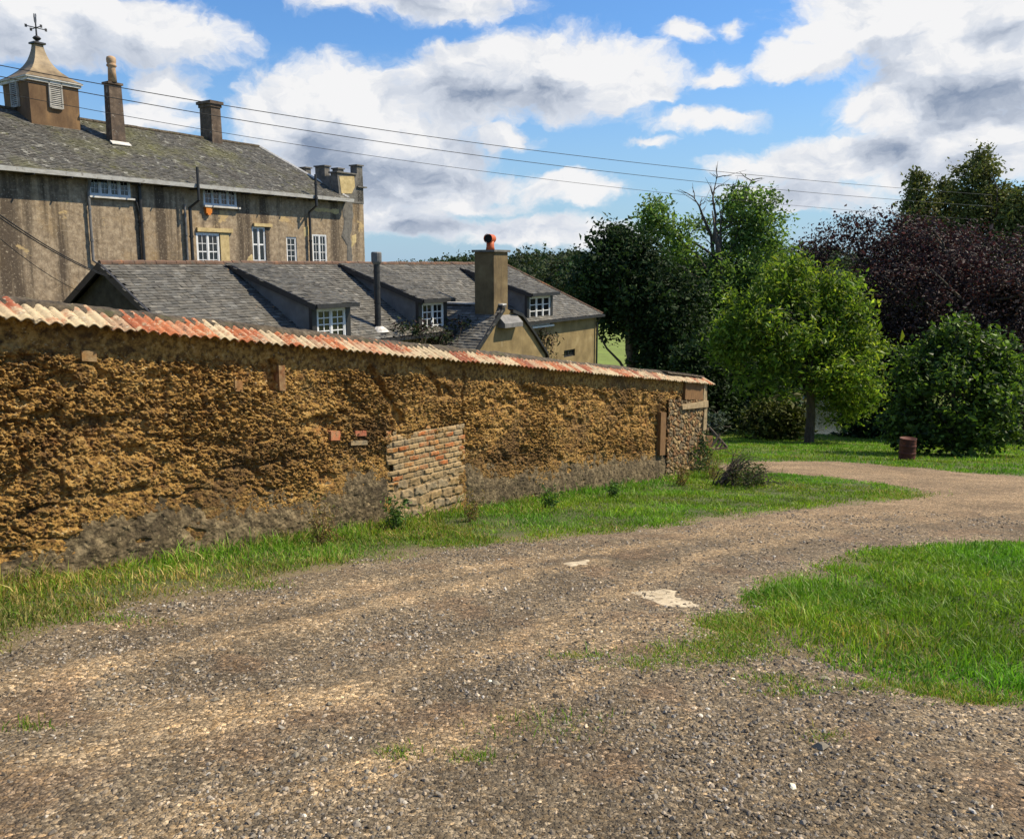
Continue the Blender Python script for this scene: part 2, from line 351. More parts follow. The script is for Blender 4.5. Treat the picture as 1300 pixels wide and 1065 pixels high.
LIGHT = [pts_world(p) for p in ([(-200, 905), (0, 872), (120, 850), (250, 826), (400, 795), (520, 762), (620, 741), (760, 715)], [(200, 905), (330, 905), (460, 885)],
         [(700, 830), (780, 805), (860, 795)], [(900, 680), (1060, 655), (1200, 640), (1400, 628)], [(120, 800), (250, 786), (400, 760), (520, 735), (700, 708), (860, 690)], [(930, 590), (1100, 598), (1300, 615)], [(-100, 990), (200, 940), (420, 890), (560, 845), (700, 795), (800, 745), (900, 705), (1080, 672), (1300, 650)], [(200, 1060), (460, 985), (640, 915), (760, 860)])]
def track_parts():
    for (x0, x1, y0, y1, st) in ((-6.5, 7.5, 1.2, 11., .035), ):
        pass
    xs = np.concatenate([np.arange(-7, -4.2, .12), np.arange(-4.2, 6.5, .04), np.arange(6.5, 27, .12)])
    ys = np.concatenate([np.arange(-4, 1.6, .15), np.arange(1.6, 9, .04), np.arange(9, 30, .1)])
    X, Y = np.meshgrid(xs, ys, indexing='ij')
    sd = track_sd(X, Y)
    rut = 0
    for P in LIGHT[:1]:
        d = seg_dist(P, X, Y, False); rut = rut+.025*np.exp(-(d/.22)**2)-.02*np.exp(-((d-.6)/.3)**2)
    z = GB*X+GC*Y-.03+.05*sstep(-.1, .25, sd)+.018*fbm(X*.9, Y*.9, 3, 3)+.012*fbm(X*6, Y*6, 1, 3)+rut*sstep(0, .4, sd)
    base = np.array([.178, .138, .088]); C = np.ones(X.shape+(3,))*base
    n = fbm(X*.7, Y*.7, 5, 4)[..., None]; n2 = fbm(X*2.3+9, Y*2.3, 8, 4)[..., None]
    C = C*(1+.35*n)
    C = C+(np.array([.17, .105, .06])-C)*sstep(.1, .45, n2)*.45                         # reddish-brown earth
    for i, P in enumerate(LIGHT):
        d = seg_dist(P, X, Y, False)+.16*fbm(X*2, Y*2, 2, 3)
        wd = (.16, .2, .2, .6, .14, .6, .16, .14)[i]
        f = sstep(wd*1.8, wd*.3, d)[..., None]*(.55+.45*sstep(-.4, .3, fbm(X*5, Y*5, 7, 3)))[..., None]
        C = C+(np.array([.37, .265, .15])-C)*f*.62
    edge = sstep(.7, .0, sd)[..., None]*sstep(-.2, .4, n2+.2)
    C = C+(np.array([.26, .21, .14])-C)*edge*.5
    far = sstep(8, 16, Y)[..., None]
    C = C+(np.array([.27, .19, .11])*(1+.3*n)-C)*far*.75
    keep = sd > -.14
    F_ = grid_faces(len(xs), len(ys)); k = keep.ravel(); F_ = F_[k[F_].all(1)]
    V = np.stack([X, Y, z], -1).reshape(-1, 3); C = C.reshape(-1, 3)
    u, inv = np.unique(F_, return_inverse=True)
    o = mesh_np('gravel_track', V[u], [inv.reshape(-1, 4)], mat['track'], col=C[u], smooth=True)
    tag(o, kind='structure')
track_parts()
def track_z(x, y):
    sd = track_sd(x, y); rut = 0
    d = seg_dist(LIGHT[0], x, y, False); rut = .025*np.exp(-(d/.22)**2)-.02*np.exp(-((d-.6)/.3)**2)
    return GB*x+GC*y-.03+.05*sstep(-.1, .25, sd)+.018*fbm(x*.9, y*.9, 3, 3)+.012*fbm(x*6, y*6, 1, 3)+rut*sstep(0, .4, sd)

def gravel():
    N = 460000
    x = rng.uniform(-6.5, 8., N); y = rng.uniform(1.2, 13, N)
    d = np.hypot(x, y)
    dens = np.clip((3.6/d)**1.7, 0, 1)*np.clip(.5+.9*fbm(x*1.1, y*1.1, 4, 3), .12, 1)
    k = rng.random(N) < dens; x, y = x[k], y[k]
    px, py, dd = proj(x, y, GB*x+GC*y); sd = track_sd(x, y)
    li = sum(.8*np.exp(-(seg_dist(LIGHT[q], x, y, False)/.17)**2) for q in (4, 6, 7))+np.exp(-(seg_dist(LIGHT[0], x, y, False)/.2)**2)+np.exp(-(seg_dist(LIGHT[1], x, y, False)/.25)**2)+sstep(.1, .4, fbm(x*2.3+9, y*2.3, 8, 4))
    k = (px > -420) & (px < 1800) & (sd > -.05-.12*np.abs(rng.normal(0, 1, len(x)))) & (rng.random(len(x)) > .85*np.clip(li, 0, 1)); x, y = x[k], y[k]
    n = len(x); d = np.hypot(x, y)
    sz = np.clip(rng.lognormal(0, .4, n), .4, 2.2)*.006*(1+.05*d); big = rng.random(n) < .006; sz[big] *= rng.uniform(1.3, 2.1, big.sum())
    V0 = np.array([[1,0,0],[.3,.95,0],[-.8,.6,0],[-.8,-.6,0],[.3,-.95,0],[.25,.2,.75],[-.35,.1,.7],[.1,-.4,.65],[0,0,-.7]])
    V0j = V0[None]*(1+rng.uniform(-.3, .3, (n, 9, 3)))
    a = rng.uniform(0, 6.283, n); ca, sa = np.cos(a), np.sin(a)
    sx = sz*rng.uniform(.8, 1.5, n); sy = sz*rng.uniform(.7, 1.1, n); szz = sz*rng.uniform(.6, 1., n)
    lx = V0j[..., 0]*sx[:, None]; ly = V0j[..., 1]*sy[:, None]; lz = V0j[..., 2]*szz[:, None]
    tl = rng.normal(0, .3, n)[:, None]; lz = lz+lx*tl
    V = np.stack([x[:, None]+lx*ca[:, None]-ly*sa[:, None], y[:, None]+lx*sa[:, None]+ly*ca[:, None], (np.maximum(track_z(x, y), np.where(track_sd(x, y) < .0, GB*x+GC*y, -99))+szz*.3)[:, None]+lz], -1)
    Fq = np.array([[0,1,5],[1,2,6],[1,6,5],[2,3,6],[3,4,7],[3,7,6],[4,0,7],[0,5,7],[5,6,7]])
    Fa = (Fq[None]+9*np.arange(n)[:, None, None]).reshape(-1, 3)
    v = rng.lognormal(-1.76, .5, n)[:, None]; t = rng.random(n)[:, None]
    c = v*(np.array([1.02, .91, .74])*(1-t)+np.array([1.15, .87, .56])*t)
    pale = rng.random(n) < .022; c[pale] = rng.uniform(.3, .5, (pale.sum(), 1))*np.array([1, .93, .8])
    c[big] = rng.uniform(.18, .42, (big.sum(), 1))*np.array([1, .86, .62])
    o = mesh_np('gravel_stones', V.reshape(-1, 3), [Fa], mat['stones'], col=np.repeat(np.clip(c, .02, .8), 9, 0))
    tag(o, 'loose grey and tan gravel stones scattered over the farm track', 'gravel', kind='stuff')
gravel()
def concrete_patch(poly, name='concrete_patch'):
    P = pts_world(poly); c = P.mean(0)
    xs = np.arange(P[:, 0].min()-.2, P[:, 0].max()+.2, .03); ys = np.arange(P[:, 1].min()-.2, P[:, 1].max()+.2, .03)
    X, Y = np.meshgrid(xs, ys, indexing='ij'); sd = sdist(P, X, Y)+.07*fbm(X*4, Y*4, 2, 3)+.04*fbm(X*14, Y*14, 5, 2)
    z = track_z(X, Y)-.02+.0255*sstep(-.08, .1, sd)+.004*fbm(X*20, Y*20, 1, 2)
    k = (sd > -.07).ravel(); F_ = grid_faces(len(xs), len(ys)); F_ = F_[k[F_].all(1)]
    if not len(F_): return
    u, inv = np.unique(F_, return_inverse=True)
    tag(mesh_np(name, np.stack([X, Y, z], -1).reshape(-1, 3)[u], [inv.reshape(-1, 4)], mat['concrete'], smooth=True), kind='structure')
concrete_patch([(785, 752), (850, 747), (880, 762), (900, 768), (900, 776), (850, 773)])
concrete_patch([(704, 718), (730, 716), (752, 712), (750, 721), (722, 725)])
# pond
mb = MB(); mb.add([(6, 48, -9.75), (46, 48, -9.75), (46, 80, -9.75), (6, 80, -9.75)], [(0, 1, 2, 3)])
tag(mb.build('pond_water', mat['water']), kind='structure')

# ------------------------------------------------------------------ the cob wall
A0 = at(0, 744, 7.1); B0 = at(890, 600, 21.3)
WALL_L = float(np.hypot(*(B0-A0)[:2])); WDEG = math.degrees(math.atan2(B0[0]-A0[0], B0[1]-A0[1]))
WS = (B0[2]-A0[2])/WALL_L
WF = Frame(A0, WDEG, A0[2])
S0 = -4.0
wall = empty('cob_wall', tuple(WF.o), WF.rz)
tag(wall, 'long ochre earth wall capped with red and cream clay tiles beside the gravel track', 'wall')
def s_of_px(px): return float(WF.hit(px, 600)[0])
def sgrid(s0, s1, k):
    out = [s0]
    while out[-1] < s1: out.append(out[-1]+k*max(5.5, 7.1+.826*out[-1]))
    out[-1] = s1
    return np.array(out)
hs_x = np.array([s_of_px(p) for p in (-300, 0, 60, 100, 200, 300, 400, 450, 490, 600, 700, 735, 800, 860, 900)])
hs_h = np.array([.1, .22, .34, .48, .57, .6, .6, .77, .73, .7, .54, .64, .62, .62, .6])
def plinth_top(s): return np.interp(s, hs_x, hs_h)+.07*fbm(s*3, s*0, 1, 3)+.04*fbm(s*14, s*0, 1, 3)
sB0, sB1 = s_of_px(496), s_of_px(586)
sE = s_of_px(843)
def patch_mesh(name, m, s0, s1, h0, h1, ks, dh, fn, parent, smooth=True):
    """fn(S,H) -> (outward offset, keep mask or None, colour or None)"""
    ss = sgrid(s0, s1, ks); hh = np.arange(h0, h1+dh*.5, dh)
    Sg, Hg = np.meshgrid(ss, hh, indexing='ij')
    off, keep, c = fn(Sg, Hg)
    V = np.stack([Sg, -off, Hg+WS*Sg], -1).reshape(-1, 3)
    F_ = grid_faces(len(ss), len(hh))
    if keep is not None:
        k = keep.ravel(); F_ = F_[k[F_].all(1)]
    u, inv = np.unique(F_, return_inverse=True)
    return mesh_np(name, V[u], [inv.reshape(-1, 4)], m, parent, col=None if c is None else c.reshape(-1, 3)[u], smooth=smooth)
def cob(Sg, Hg):
    big = fbm(Sg*1.3, Hg*2.2, 2, 3)
    mid = fbm(Sg*6, Hg*7, 5, 3)
    d1, d2, id1 = worley(Sg*17+.8*fbm(Sg*9, Hg*9, 1, 2), Hg*19+.8*fbm(Sg*9, Hg*9, 31, 2), 3)
    e1, e2, id3 = worley(Sg*58+.5*fbm(Sg*30, Hg*30, 41, 2), Hg*58, 5)
    top = sstep(2.05, 2.2, Hg+.05*fbm(Sg*4, Hg*4, 3, 3))                 # smoother strip under the tiles
    rough = 1-.85*top
    g1, g2, id2 = worley(Sg*33+.7*fbm(Sg*20, Hg*20, 4, 2), Hg*35+.7*fbm(Sg*20, Hg*20, 34, 2), 23)
    zone = .45+.75*sstep(-.35, .35, fbm(Sg*.9+5, Hg*1.4, 51, 3))
    lump = (.55-d1)*.026*sstep(-.5, .2, mid)+(.5-g1)*.026*sstep(-.6, .3, fbm(Sg*4, Hg*5, 14, 3))+(.5-e1)*.022+.016*fbm(Sg*22, Hg*22, 6, 3)-.03*(id2 > .78)*sstep(.62, .3, g1)-.035*(id1 > .86)*sstep(.6, .3, d1)+.02*(id2 < .15)*sstep(.6, .25, g1)-.02*(id3 > .72)*sstep(.62, .3, e1)+.012*fbm(Sg*55, Hg*55, 16, 2)
    lump = lump*zone
    pits = -.06*sstep(.18, .5, fbm(Sg*3.1+4, Hg*4.2, 9, 3))
    crev = -.045*sstep(.12, .0, np.abs(fbm(Sg*2.4, Hg*3.6, 12, 3)))*sstep(-.1, .3, fbm(Sg*.8, Hg*.8, 3, 2))
    off = .028*big+.03*mid+(lump+pits+crev)*rough+.008*fbm(Sg*45, Hg*45, 3, 2)*rough
    for h0, am in ((.78, .016), (1.33, .02), (1.82, .014)):
        off = off-am*np.exp(-((Hg-h0+.09*fbm(Sg*1.1, Sg*0, h0*9, 3))/.022)**2)*sstep(-.1, .25, fbm(Sg*.7, Sg*0, h0*5, 2))
    # slots and gouges seen in the photo
    for (pa, ya, pb, yb, w, dep) in ((347, 462, 348, 492, .05, .12), (470, 470, 512, 535, .06, .10), (545, 470, 560, 500, .04, .06), (500, 540, 500, 600, .05, .06), (238, 560, 300, 566, .05, .05), (590, 470, 586, 560, .03, .05), (90, 690, 215, 655, .06, .05)):
        P = WF.hit(pa, ya); Q = WF.hit(pb, yb)
        PP = np.array([[P[0], P[2]-WS*P[0]], [Q[0], Q[2]-WS*Q[0]]])
        d = seg_dist(PP, Sg, Hg, False)+.04*fbm(Sg*7, Hg*7, 4, 2)
        off = off-dep*sstep(w*1.6, w*.5, d)
    low = sstep(.25, -.1, Hg-plinth_top(Sg))
    off = off*(1-.6*low)
    return off, None, None
patch_mesh('cob_face', mat['cob'], S0, WALL_L-.02, -.35, 2.42, .00085, .0062, cob, wall)
# body behind the face
mb = MB(); L = WALL_L
mb.add([(S0, .1, -.4+WS*S0), (L-.03, .1, -.4+WS*L), (L-.03, .55, -.4+WS*L), (S0, .55, -.4+WS*S0), (S0, .1, 2.42+WS*S0), (L-.03, .1, 2.42+WS*L), (L-.03, .55, 2.42+WS*L), (S0, .55, 2.42+WS*S0)],
       [(3,2,1,0),(4,5,6,7),(0,1,5,4),(1,2,6,5),(2,3,7,6),(3,0,4,7)])
mb.build('wall_core', mat['cob'], wall)
def plinth(Sg, Hg):
    e = plinth_top(Sg)-Hg+.16*fbm(Sg*7, Hg*7, 4, 4)
    e = np.minimum(e, (s_of_px(862)-Sg)*1.2+.03*fbm(Sg*9, Hg*9, 1, 2))
    inb = np.minimum(Sg-sB0+.02, sB1-Sg+.02)+.05*fbm(Hg*6, Sg*3, 8, 3)
    e = np.minimum(e, -inb)
    holes = sstep(.52, .6, fbm(Sg*2.2+7, Hg*4, 3, 3))
    off = -.012+.04*sstep(-.03, .35, e)+.016*fbm(Sg*2, Hg*2, 3, 3)+.014*fbm(Sg*9, Hg*9, 5, 3)+.010*fbm(Sg*38, Hg*38, 2, 3)-.04*holes
    return off, (e > -.03), None
patch_mesh('plinth_render', mat['render'], S0, s_of_px(868), -.35, 1.0, .001, .0075, plinth, wall)
def bricks(Sg, Hg):
    hb = Hg-.1*(Sg-sB0)
    lo = sstep(.5, .58, hb+.05*fbm(Sg*5, Hg*3, 4, 2))            # bricks on top, stone blocks below
    bh = .083; row = np.floor(hb/bh); sx = Sg/.225+(row % 2)*.5+.15*_h(row.astype(np.int64)+99, row.astype(np.int64)*0, row.astype(np.int64)*0)
    fx = sx-np.floor(sx); fy = hb/bh-row
    edge = np.minimum(np.minimum(fx, 1-fx)*.225, np.minimum(fy, 1-fy)*bh)+.008*fbm(Sg*25, Hg*25, 3, 2)
    i = np.floor(sx).astype(np.int64); j = row.astype(np.int64)
    r1 = _h(i, j, i*0+3); r2 = _h(i, j, i*0+9)
    bf = sstep(.007, .016, edge)
    hb = hb+.03*fbm(Sg*4, Hg*4, 21, 2); row2 = np.floor(hb/.15); sx2 = Sg/.27+row2*.37+.12*fbm(Sg*3, Hg*5, 22, 2); i2 = np.floor(sx2).astype(np.int64); j2 = row2.astype(np.int64)
    f2x = sx2-np.floor(sx2); f2y = hb/.15-row2
    e2 = np.minimum(np.minimum(f2x, 1-f2x)*.27, np.minimum(f2y, 1-f2y)*.15)+.045*fbm(Sg*9, Hg*9, 5, 3)
    sf = sstep(.012, .035, e2); q1 = _h(i2, j2, i2*0+5)
    off = (.012+.022*bf*(.4+.8*r2))*lo+(.0+.03*sf*(.4+.8*q1))*(1-lo)+.012*fbm(Sg*14, Hg*14, 2, 3)
    red = np.array([.5, .18, .06]); org = np.array([.58, .28, .09]); tan = np.array([.47, .35, .2]); mor = np.array([.4, .34, .23]); gry = np.array([.3, .26, .19])
    r1e = r1[..., None]; keepred = (_h(i//2, j//2, i*0+21) > .35)[..., None]
    cb = np.where((r1e < .4) & keepred, red, np.where((r1e < .6) & keepred, org, np.where(r1e < .85, tan, gry)))*(.8+.4*r2[..., None])
    cs = np.where(q1[..., None] < .4, tan*.8, np.where(q1[..., None] < .8, gry, np.array([.42, .3, .14])))
    cb = mor*.85+(cb-mor*.85)*bf[..., None]; cs = np.array([.24, .19, .12])+(cs-np.array([.24, .19, .12]))*sf[..., None]
    c = cb*lo[..., None]+cs*(1-lo[..., None])
    top = 1.2+.1*(Sg-sB0)
    bx = np.where(lo > .5, (i+.5-(row % 2)*.5-.08)*.225, (i2+.5-row2*.37)*.27); byy = np.where(lo > .5, (row+.5)*bh, (row2+.5)*.15)+.1*(Sg-sB0)
    e = np.minimum(np.minimum(bx-sB0+.06, sB1+.04-bx), top-byy)+.06*_h(i, j, i*0+77)*(lo > .5)+.09*fbm(Sg*7, Hg*7, 4, 3); e = np.minimum(e, np.minimum(Sg-sB0+.07, sB1+.07-Sg))
    c = c*np.array([1., .9, .74])*(.82+.3*fbm(Sg*3, Hg*3, 61, 3))[..., None]
    return off*.75+.02*sstep(-.02, .08, e)-.016, e > -.02, c
patch_mesh('brick_patch', mat['brickpatch'], sB0-.1, sB1+.1, -.3, 1.5, .0008, .007, bricks, wall)
def rubble(Sg, Hg):
    wx = Sg*7+.5*fbm(Sg*6, Hg*6, 1, 2); wy = Hg*9+.5*fbm(Sg*6+5, Hg*6, 1, 2)
    d1, d2, idn = worley(wx, wy, 17); f = sstep(.04, .22, d2-d1)
    c = np.array([.09, .055, .025])+(np.where((idn > .7)[..., None], np.array([.38, .26, .12]), np.where((idn > .35)[..., None], np.array([.24, .13, .055]), np.array([.2, .15, .085])))-np.array([.09, .055, .025]))*f[..., None]
    off = .02+.055*f*(.6+.5*idn)+.02*fbm(Sg*12, Hg*12, 3, 3)
    e = np.minimum(Sg-sE-.0, 1.93-Hg)+.06*fbm(Sg*6, Hg*6, 4, 2)
    return off, e > -.02, c
patch_mesh('stone_end', mat['rubble'], sE-.1, WALL_L+.0, -.4, 2.0, .0009, .014, rubble, wall)
# end face and quoin, post, lintel, panel
def wp(s, off, h): return (s, -off, h+WS*s)
def wbox(mb, s0, s1, o0, o1, h0, h1):
    return mb.frustum([wp(s0,o1,h0), wp(s1,o1,h0), wp(s1,o0,h0), wp(s0,o0,h0)], [wp(s0,o1,h1), wp(s1,o1,h1), wp(s1,o0,h1), wp(s0,o0,h1)])
mb = MB(); 
for i in range(9):
    h0 = -.4+i*.31; wbox(mb, L-.16+R_.uniform(-.04, .02), L+.03+R_.uniform(0, .025), -.56, .075+R_.uniform(-.012, .02), h0, h0+.305)
mb.build('end_quoin', mat['stone_pale'], wall)
mb = MB(); sP0 = s_of_px(833); wbox(mb, sP0, sP0+.3, -.05, .085, .6, 1.62); mb.build('timber_post', mat['timber'], wall)
mb = MB(); sl = s_of_px(858)
mb.frustum([wp(sl,.13,1.70), wp(L+.02,.13,1.78), wp(L+.02,-.1,1.78), wp(sl,-.1,1.70)], [wp(sl,.12,1.80), wp(L+.02,.12,1.95), wp(L+.02,-.1,1.95), wp(sl,-.1,1.80)])
mb.build('stone_lintel', mat['stone_pale'], wall)
mb = MB(); wbox(mb, s_of_px(864), L-.17, -.05, .06, 1.95, 2.36); mb.build('timber_panel', mat['timber'], wall)
for (px, py, w, h, tone) in ((425, 553, .16, .12, (.5, .16, .07)), (457, 550, .2, .07, (.42, .13, .07)), (455, 562, .3, .06, (.2, .17, .12)), (302, 490, .1, .12, (.3, .15, .055)), (112, 452, .14, .1, (.26, .14, .05)), (357, 480, .09, .3, (.22, .1, .04)), (468, 640, .2, .05, (.36, .28, .17))):
    P = WF.hit(px, py); mb = MB(); mb.cc = tone
    wbox(mb, P[0]-w/2, P[0]+w/2, -.1, .02, P[2]-WS*P[0]-h/2, P[2]-WS*P[0]+h/2)
    mb.build('exposed_brick', mat['brickpatch'], wall, col=True)
def coping():
    ss = S0; V = []; Fq = []; Cc = []
    nS, nT = 20, 5; n0 = 0; end = WALL_L+.28
    pal = [np.array(c) for c in ((.46, .36, .22), (.52, .41, .25), (.33, .1, .042), (.4, .13, .05), (.26, .078, .038), (.4, .26, .155), (.4, .19, .1))]
    tw = .232; i = 0
    while ss < end-.05:
        s_px = proj(*WF.wld((ss, 0, 2.4+WS*ss)))[0]
        pc = .55 if s_px < 110 else .25 if s_px < 330 else .14
        c0 = pal[R_.choice((0, 1, 1))] if R_.random() < pc else pal[R_.choice((2, 2, 3, 3, 4, 5, 6, 0))]
        c0 = c0*R_.uniform(.85, 1.12)
        lift = R_.uniform(-.006, .012); slip = R_.uniform(-.025, .03); skew = R_.uniform(-.008, .008); cut = R_.uniform(.25, .75)
        c1 = pal[R_.choice((0, 1, 5))] if c0[1] < .3 and R_.random() < .5 else c0
        t = np.linspace(0, 1, nS+1); u = np.linspace(0, 1, nT+1)
        T, U = np.meshgrid(t, u, indexing='ij')
        roll = .034*np.abs(np.sin(np.pi*2*T))**1.2
        o = .155+slip*.6-(.36)*U; h = 2.375+lift+.17*U+roll+(T-.5)*skew+.012*(T > .93)
        s_ = ss+T*(tw+.006)
        col = c0[None, None]+(c1-c0)[None, None]*sstep(cut-.1, cut+.1, 1-U+.25*fbm(s_*9, U*3, i, 2))[..., None]
        for lay in (0, 1):
            hh = h-.016*lay
            V.append(np.stack([s_, -o, hh+WS*s_], -1).reshape(-1, 3)); Cc.append(col.reshape(-1, 3))
        q = grid_faces(nS+1, nT+1); Fq += [q+n0, q[:, ::-1]+n0+len(T.ravel())]
        a = np.arange(nS+1)*(nT+1); m = (nS+1)*(nT+1)
        Fq.append(np.stack([a[:-1], a[1:], a[1:]+m, a[:-1]+m], 1)[:, ::-1]+n0)
        b = np.arange(nT+1); 
        Fq.append(np.stack([b[:-1], b[1:], b[1:]+m, b[:-1]+m], 1)+n0)
        Fq.append((np.stack([b[:-1], b[1:], b[1:]+m, b[:-1]+m], 1)+nS*(nT+1))[:, ::-1]+n0)
        n0 += 2*m; ss += tw; i += 1
    mesh_np('tile_course', np.concatenate(V), [np.concatenate(Fq)], mat['tile'], wall, col=np.concatenate(Cc), smooth=True)
    # mortar ridge: lumpy half round
    ss = np.arange(S0, WALL_L+.2, .03); tt = np.linspace(-.3, math.pi+.3, 14)
    Sg, Tg = np.meshgrid(ss, tt, indexing='ij')
    r = 1+.16*fbm(Sg*3, Tg, 3, 3)+.12*fbm(Sg*16, Tg*4, 5, 2)
    o = -.27+.17*np.cos(Tg)*r; h = 2.5+.095*np.sin(Tg)*r+.012*fbm(Sg*1.2, 0*Sg, 2, 2)
    mesh_np('mortar_ridge', np.stack([Sg, -o, h+WS*Sg], -1).reshape(-1, 3), [grid_faces(len(ss), len(tt))], mat['mortar_ridge'], wall, smooth=True)
    mb = MB(); sa = s_of_px(846)
    for k in range(8):
        s = sa+k*(L+.08-sa)/8; w = (L+.08-sa)/8-.01
        mb.frustum([wp(s,-.02,2.545+R_.uniform(0,.01)), wp(s+w,-.02,2.545), wp(s+w,-.5,2.57), wp(s,-.5,2.57)], [wp(s,-.04,2.59), wp(s+w,-.04,2.585), wp(s+w,-.5,2.62), wp(s,-.5,2.62)])
    mb.build('capping_slab', mat['mortar_ridge'], wall)
coping()

# ------------------------------------------------------------------ slate roofs
def clip_in(P, x, y): return in_poly(np.array(P, float), np.array([x]), np.array([y]))[0]
def slates(name, m, parent, o, eu, ev, poly, tone, w=.26, c=.21, seed=0):
    """poly in (a, b): a along eu, b up the slope along ev. every course is laid of single slates, tilted to lap"""
    r = np.random.default_rng(seed); P = np.array(poly, float)
    o, eu, ev = map(np.array, (o, eu, ev)); n = np.cross(eu, ev); n = n/np.linalg.norm(n)
    if n[2] < 0: n = -n
    V = []; C = []
    b = P[:, 1].min(); row = 0
    while b < P[:, 1].max():
        a = P[:, 0].min()-w*r.random()
        while a < P[:, 0].max():
            ww = w*r.uniform(.85, 1.15)
            if in_poly(P, np.array([a+ww/2]), np.array([b+c*.5]))[0]:
                j = r.normal(0, .006); lift = .02+abs(r.normal(0, .006)); sk = r.normal(0, .005)
                for (da, db, h) in ((.003, j, lift+sk), (ww-.003, j, lift-sk), (ww-.003, c*1.15, .008), (.003, c*1.15, .008), (.003, j, lift-.016), (ww-.003, j, lift-.018)):
                    V.append(o+eu*(a+da)+ev*(b+db)+n*h)
                t = r.random(); k = tone(a, b)*r.lognormal(0, .21)
                cc = k*np.array([1., .97, .86])*(1-t)+k*np.array([1.05, .96, .78])*t
                C += [cc]*6
            a += ww
        b += c; row += 1
    V = np.array(V); k = len(V)//6; base = 6*np.arange(k)[:, None]
    ob = mesh_np(name, V, [base+np.array([0, 1, 2, 3]), base+np.array([4, 5, 1, 0]), base+np.array([5, 2, 1]), base+np.array([0, 3, 4])], m, parent, col=np.array(C))
    return ob
def under(name, pts, m, parent, off=-.012):
    mb = MB(); mb.add([(p[0], p[1], p[2]+off) for p in pts], [tuple(range(len(pts)))]); return mb.build(name, m, parent)
def wall_holes(mb, x0, x1, z0, z1, y, holes, depth=.14):
    xs = sorted({x0, x1, *[h[0] for h in holes], *[h[1] for h in holes]}); zs = sorted({z0, z1, *[h[2] for h in holes], *[h[3] for h in holes]})
    for i in range(len(xs)-1):
        for j in range(len(zs)-1):
            cx, cz = (xs[i]+xs[i+1])/2, (zs[j]+zs[j+1])/2
            if any(h[0] < cx < h[1] and h[2] < cz < h[3] for h in holes): continue
            mb.add([(xs[i], y, zs[j]), (xs[i+1], y, zs[j]), (xs[i+1], y, zs[j+1]), (xs[i], y, zs[j+1])], [(0, 1, 2, 3)])
    for (a, b, c, d) in holes:
        e = y+depth
        mb.add([(a,y,c),(b,y,c),(b,y,d),(a,y,d),(a,e,c),(b,e,c),(b,e,d),(a,e,d)], [(0,1,5,4),(1,2,6,5),(2,3,7,6),(3,0,4,7)])
        mb.add([(a-.01,e+.012,c-.01),(b+.01,e+.012,c-.01),(b+.01,e+.012,d+.01),(a-.01,e+.012,d+.01)], [(0,1,2,3)])
def window(parent, x0, x1, z0, z1, y, lights, rows, cols, m='white', fw=.055, mw=.022, sill=True, transom=None, label=None):
    """frame, mullions and glazing bars in one mesh; glass and sill below it"""
    mb = MB(); a, b = y, y+.06
    mb.box(x0, x0+fw, a, b, z0, z1); mb.box(x1-fw, x1, a, b, z0, z1); mb.box(x0+fw, x1-fw, a, b, z1-fw, z1); mb.box(x0+fw, x1-fw, a, b, z0, z0+fw)
    iw = (x1-x0-2*fw)
    for i in range(lights):
        l0 = x0+fw+iw*i/lights; l1 = x0+fw+iw*(i+1)/lights
        if i: mb.box(l0-fw*.45, l0+fw*.45, a-.002, b-.003, z0+fw, z1-fw)
        s0, s1 = l0+(fw*.45 if i else 0), l1-(fw*.45 if i < lights-1 else 0)
        sw = .03; c, d = a+.012, b-.012
        mb.box(s0, s0+sw, c, d, z0+fw, z1-fw); mb.box(s1-sw, s1, c, d, z0+fw, z1-fw); mb.box(s0+sw, s1-sw, c, d, z1-fw-sw, z1-fw); mb.box(s0+sw, s1-sw, c, d, z0+fw, z0+fw+sw)
        for k in range(1, cols):
            xx = s0+sw+(s1-s0-2*sw)*k/cols; mb.box(xx-mw/2, xx+mw/2, a+.02, b-.02, z0+fw+sw, z1-fw-sw)
        for k in range(1, rows):
            zz = z0+fw+sw+(z1-z0-2*fw-2*sw)*k/rows; t = mw*(1.9 if transom == k else 1); mb.box(s0+sw, s1-sw, a+.0215, b-.0215, zz-t/2, zz+t/2)
    o = mb.build('window', mat[m], parent)
    if label: o['label'] = label
    g_ = MB(); g_.add([(x0+fw*.5, y+.035, z0+fw*.5), (x1-fw*.5, y+.035, z0+fw*.5), (x1-fw*.5, y+.035, z1-fw*.5), (x0+fw*.5, y+.035, z1-fw*.5)], [(0, 1, 2, 3)])
    g_.build('pane', mat['glass'], o)
    if sill:
        s_ = MB(); s_.box(x0-.06, x1+.06, y-.16, y+.05, z0-.07, z0-.003); s_.build('sill', mat['white' if m == 'white' else 'gutter'], o)
    return o

# ------------------------------------------------------------------ the manor house
HO = at(264, 231, 30); BDEG = 33.
HG = -6.0
HF = Frame(HO, BDEG, HG)
house = empty('manor_house', tuple(HF.o), HF.rz)
tag(house, 'large weathered stucco manor house with long slate roof, louvred cupola and battlemented corner', 'house')
EZ = HO[2]-HG                       # eave height in the house's frame
RUN, RISE = 4.0, 2.22
OV = .36                            # eave overhang
RSL = RISE/RUN
def hw(px, py): p = HF.hit(px, py, 0.); return p[0], p[2]
XL = -15.
XR = hw(437, 249)[0]                # end of the eave
XT = hw(462.5, 280)[0]              # outer edge of the tower corner
ridge_z = EZ+RISE
xr_end = HF.hit(329, 190, RUN)[0]
def wrect(x0, y0, x1, y1):
    a = hw(x0, (y0+y1)/2); b = hw(x1, (y0+y1)/2); zc = (x0+x1)/2
    return a[0], b[0], hw(zc, y1)[1], hw(zc, y0)[1]
W = {'t1': wrect(112, 221, 165, 250), 't2': wrect(258, 236, 300, 262), 'l1': wrect(250, 296, 279, 345), 'l2': wrect(321, 288, 338, 345), 'l3': wrect(364, 301, 377, 335), 'l4': wrect(397, 298, 415, 345)}
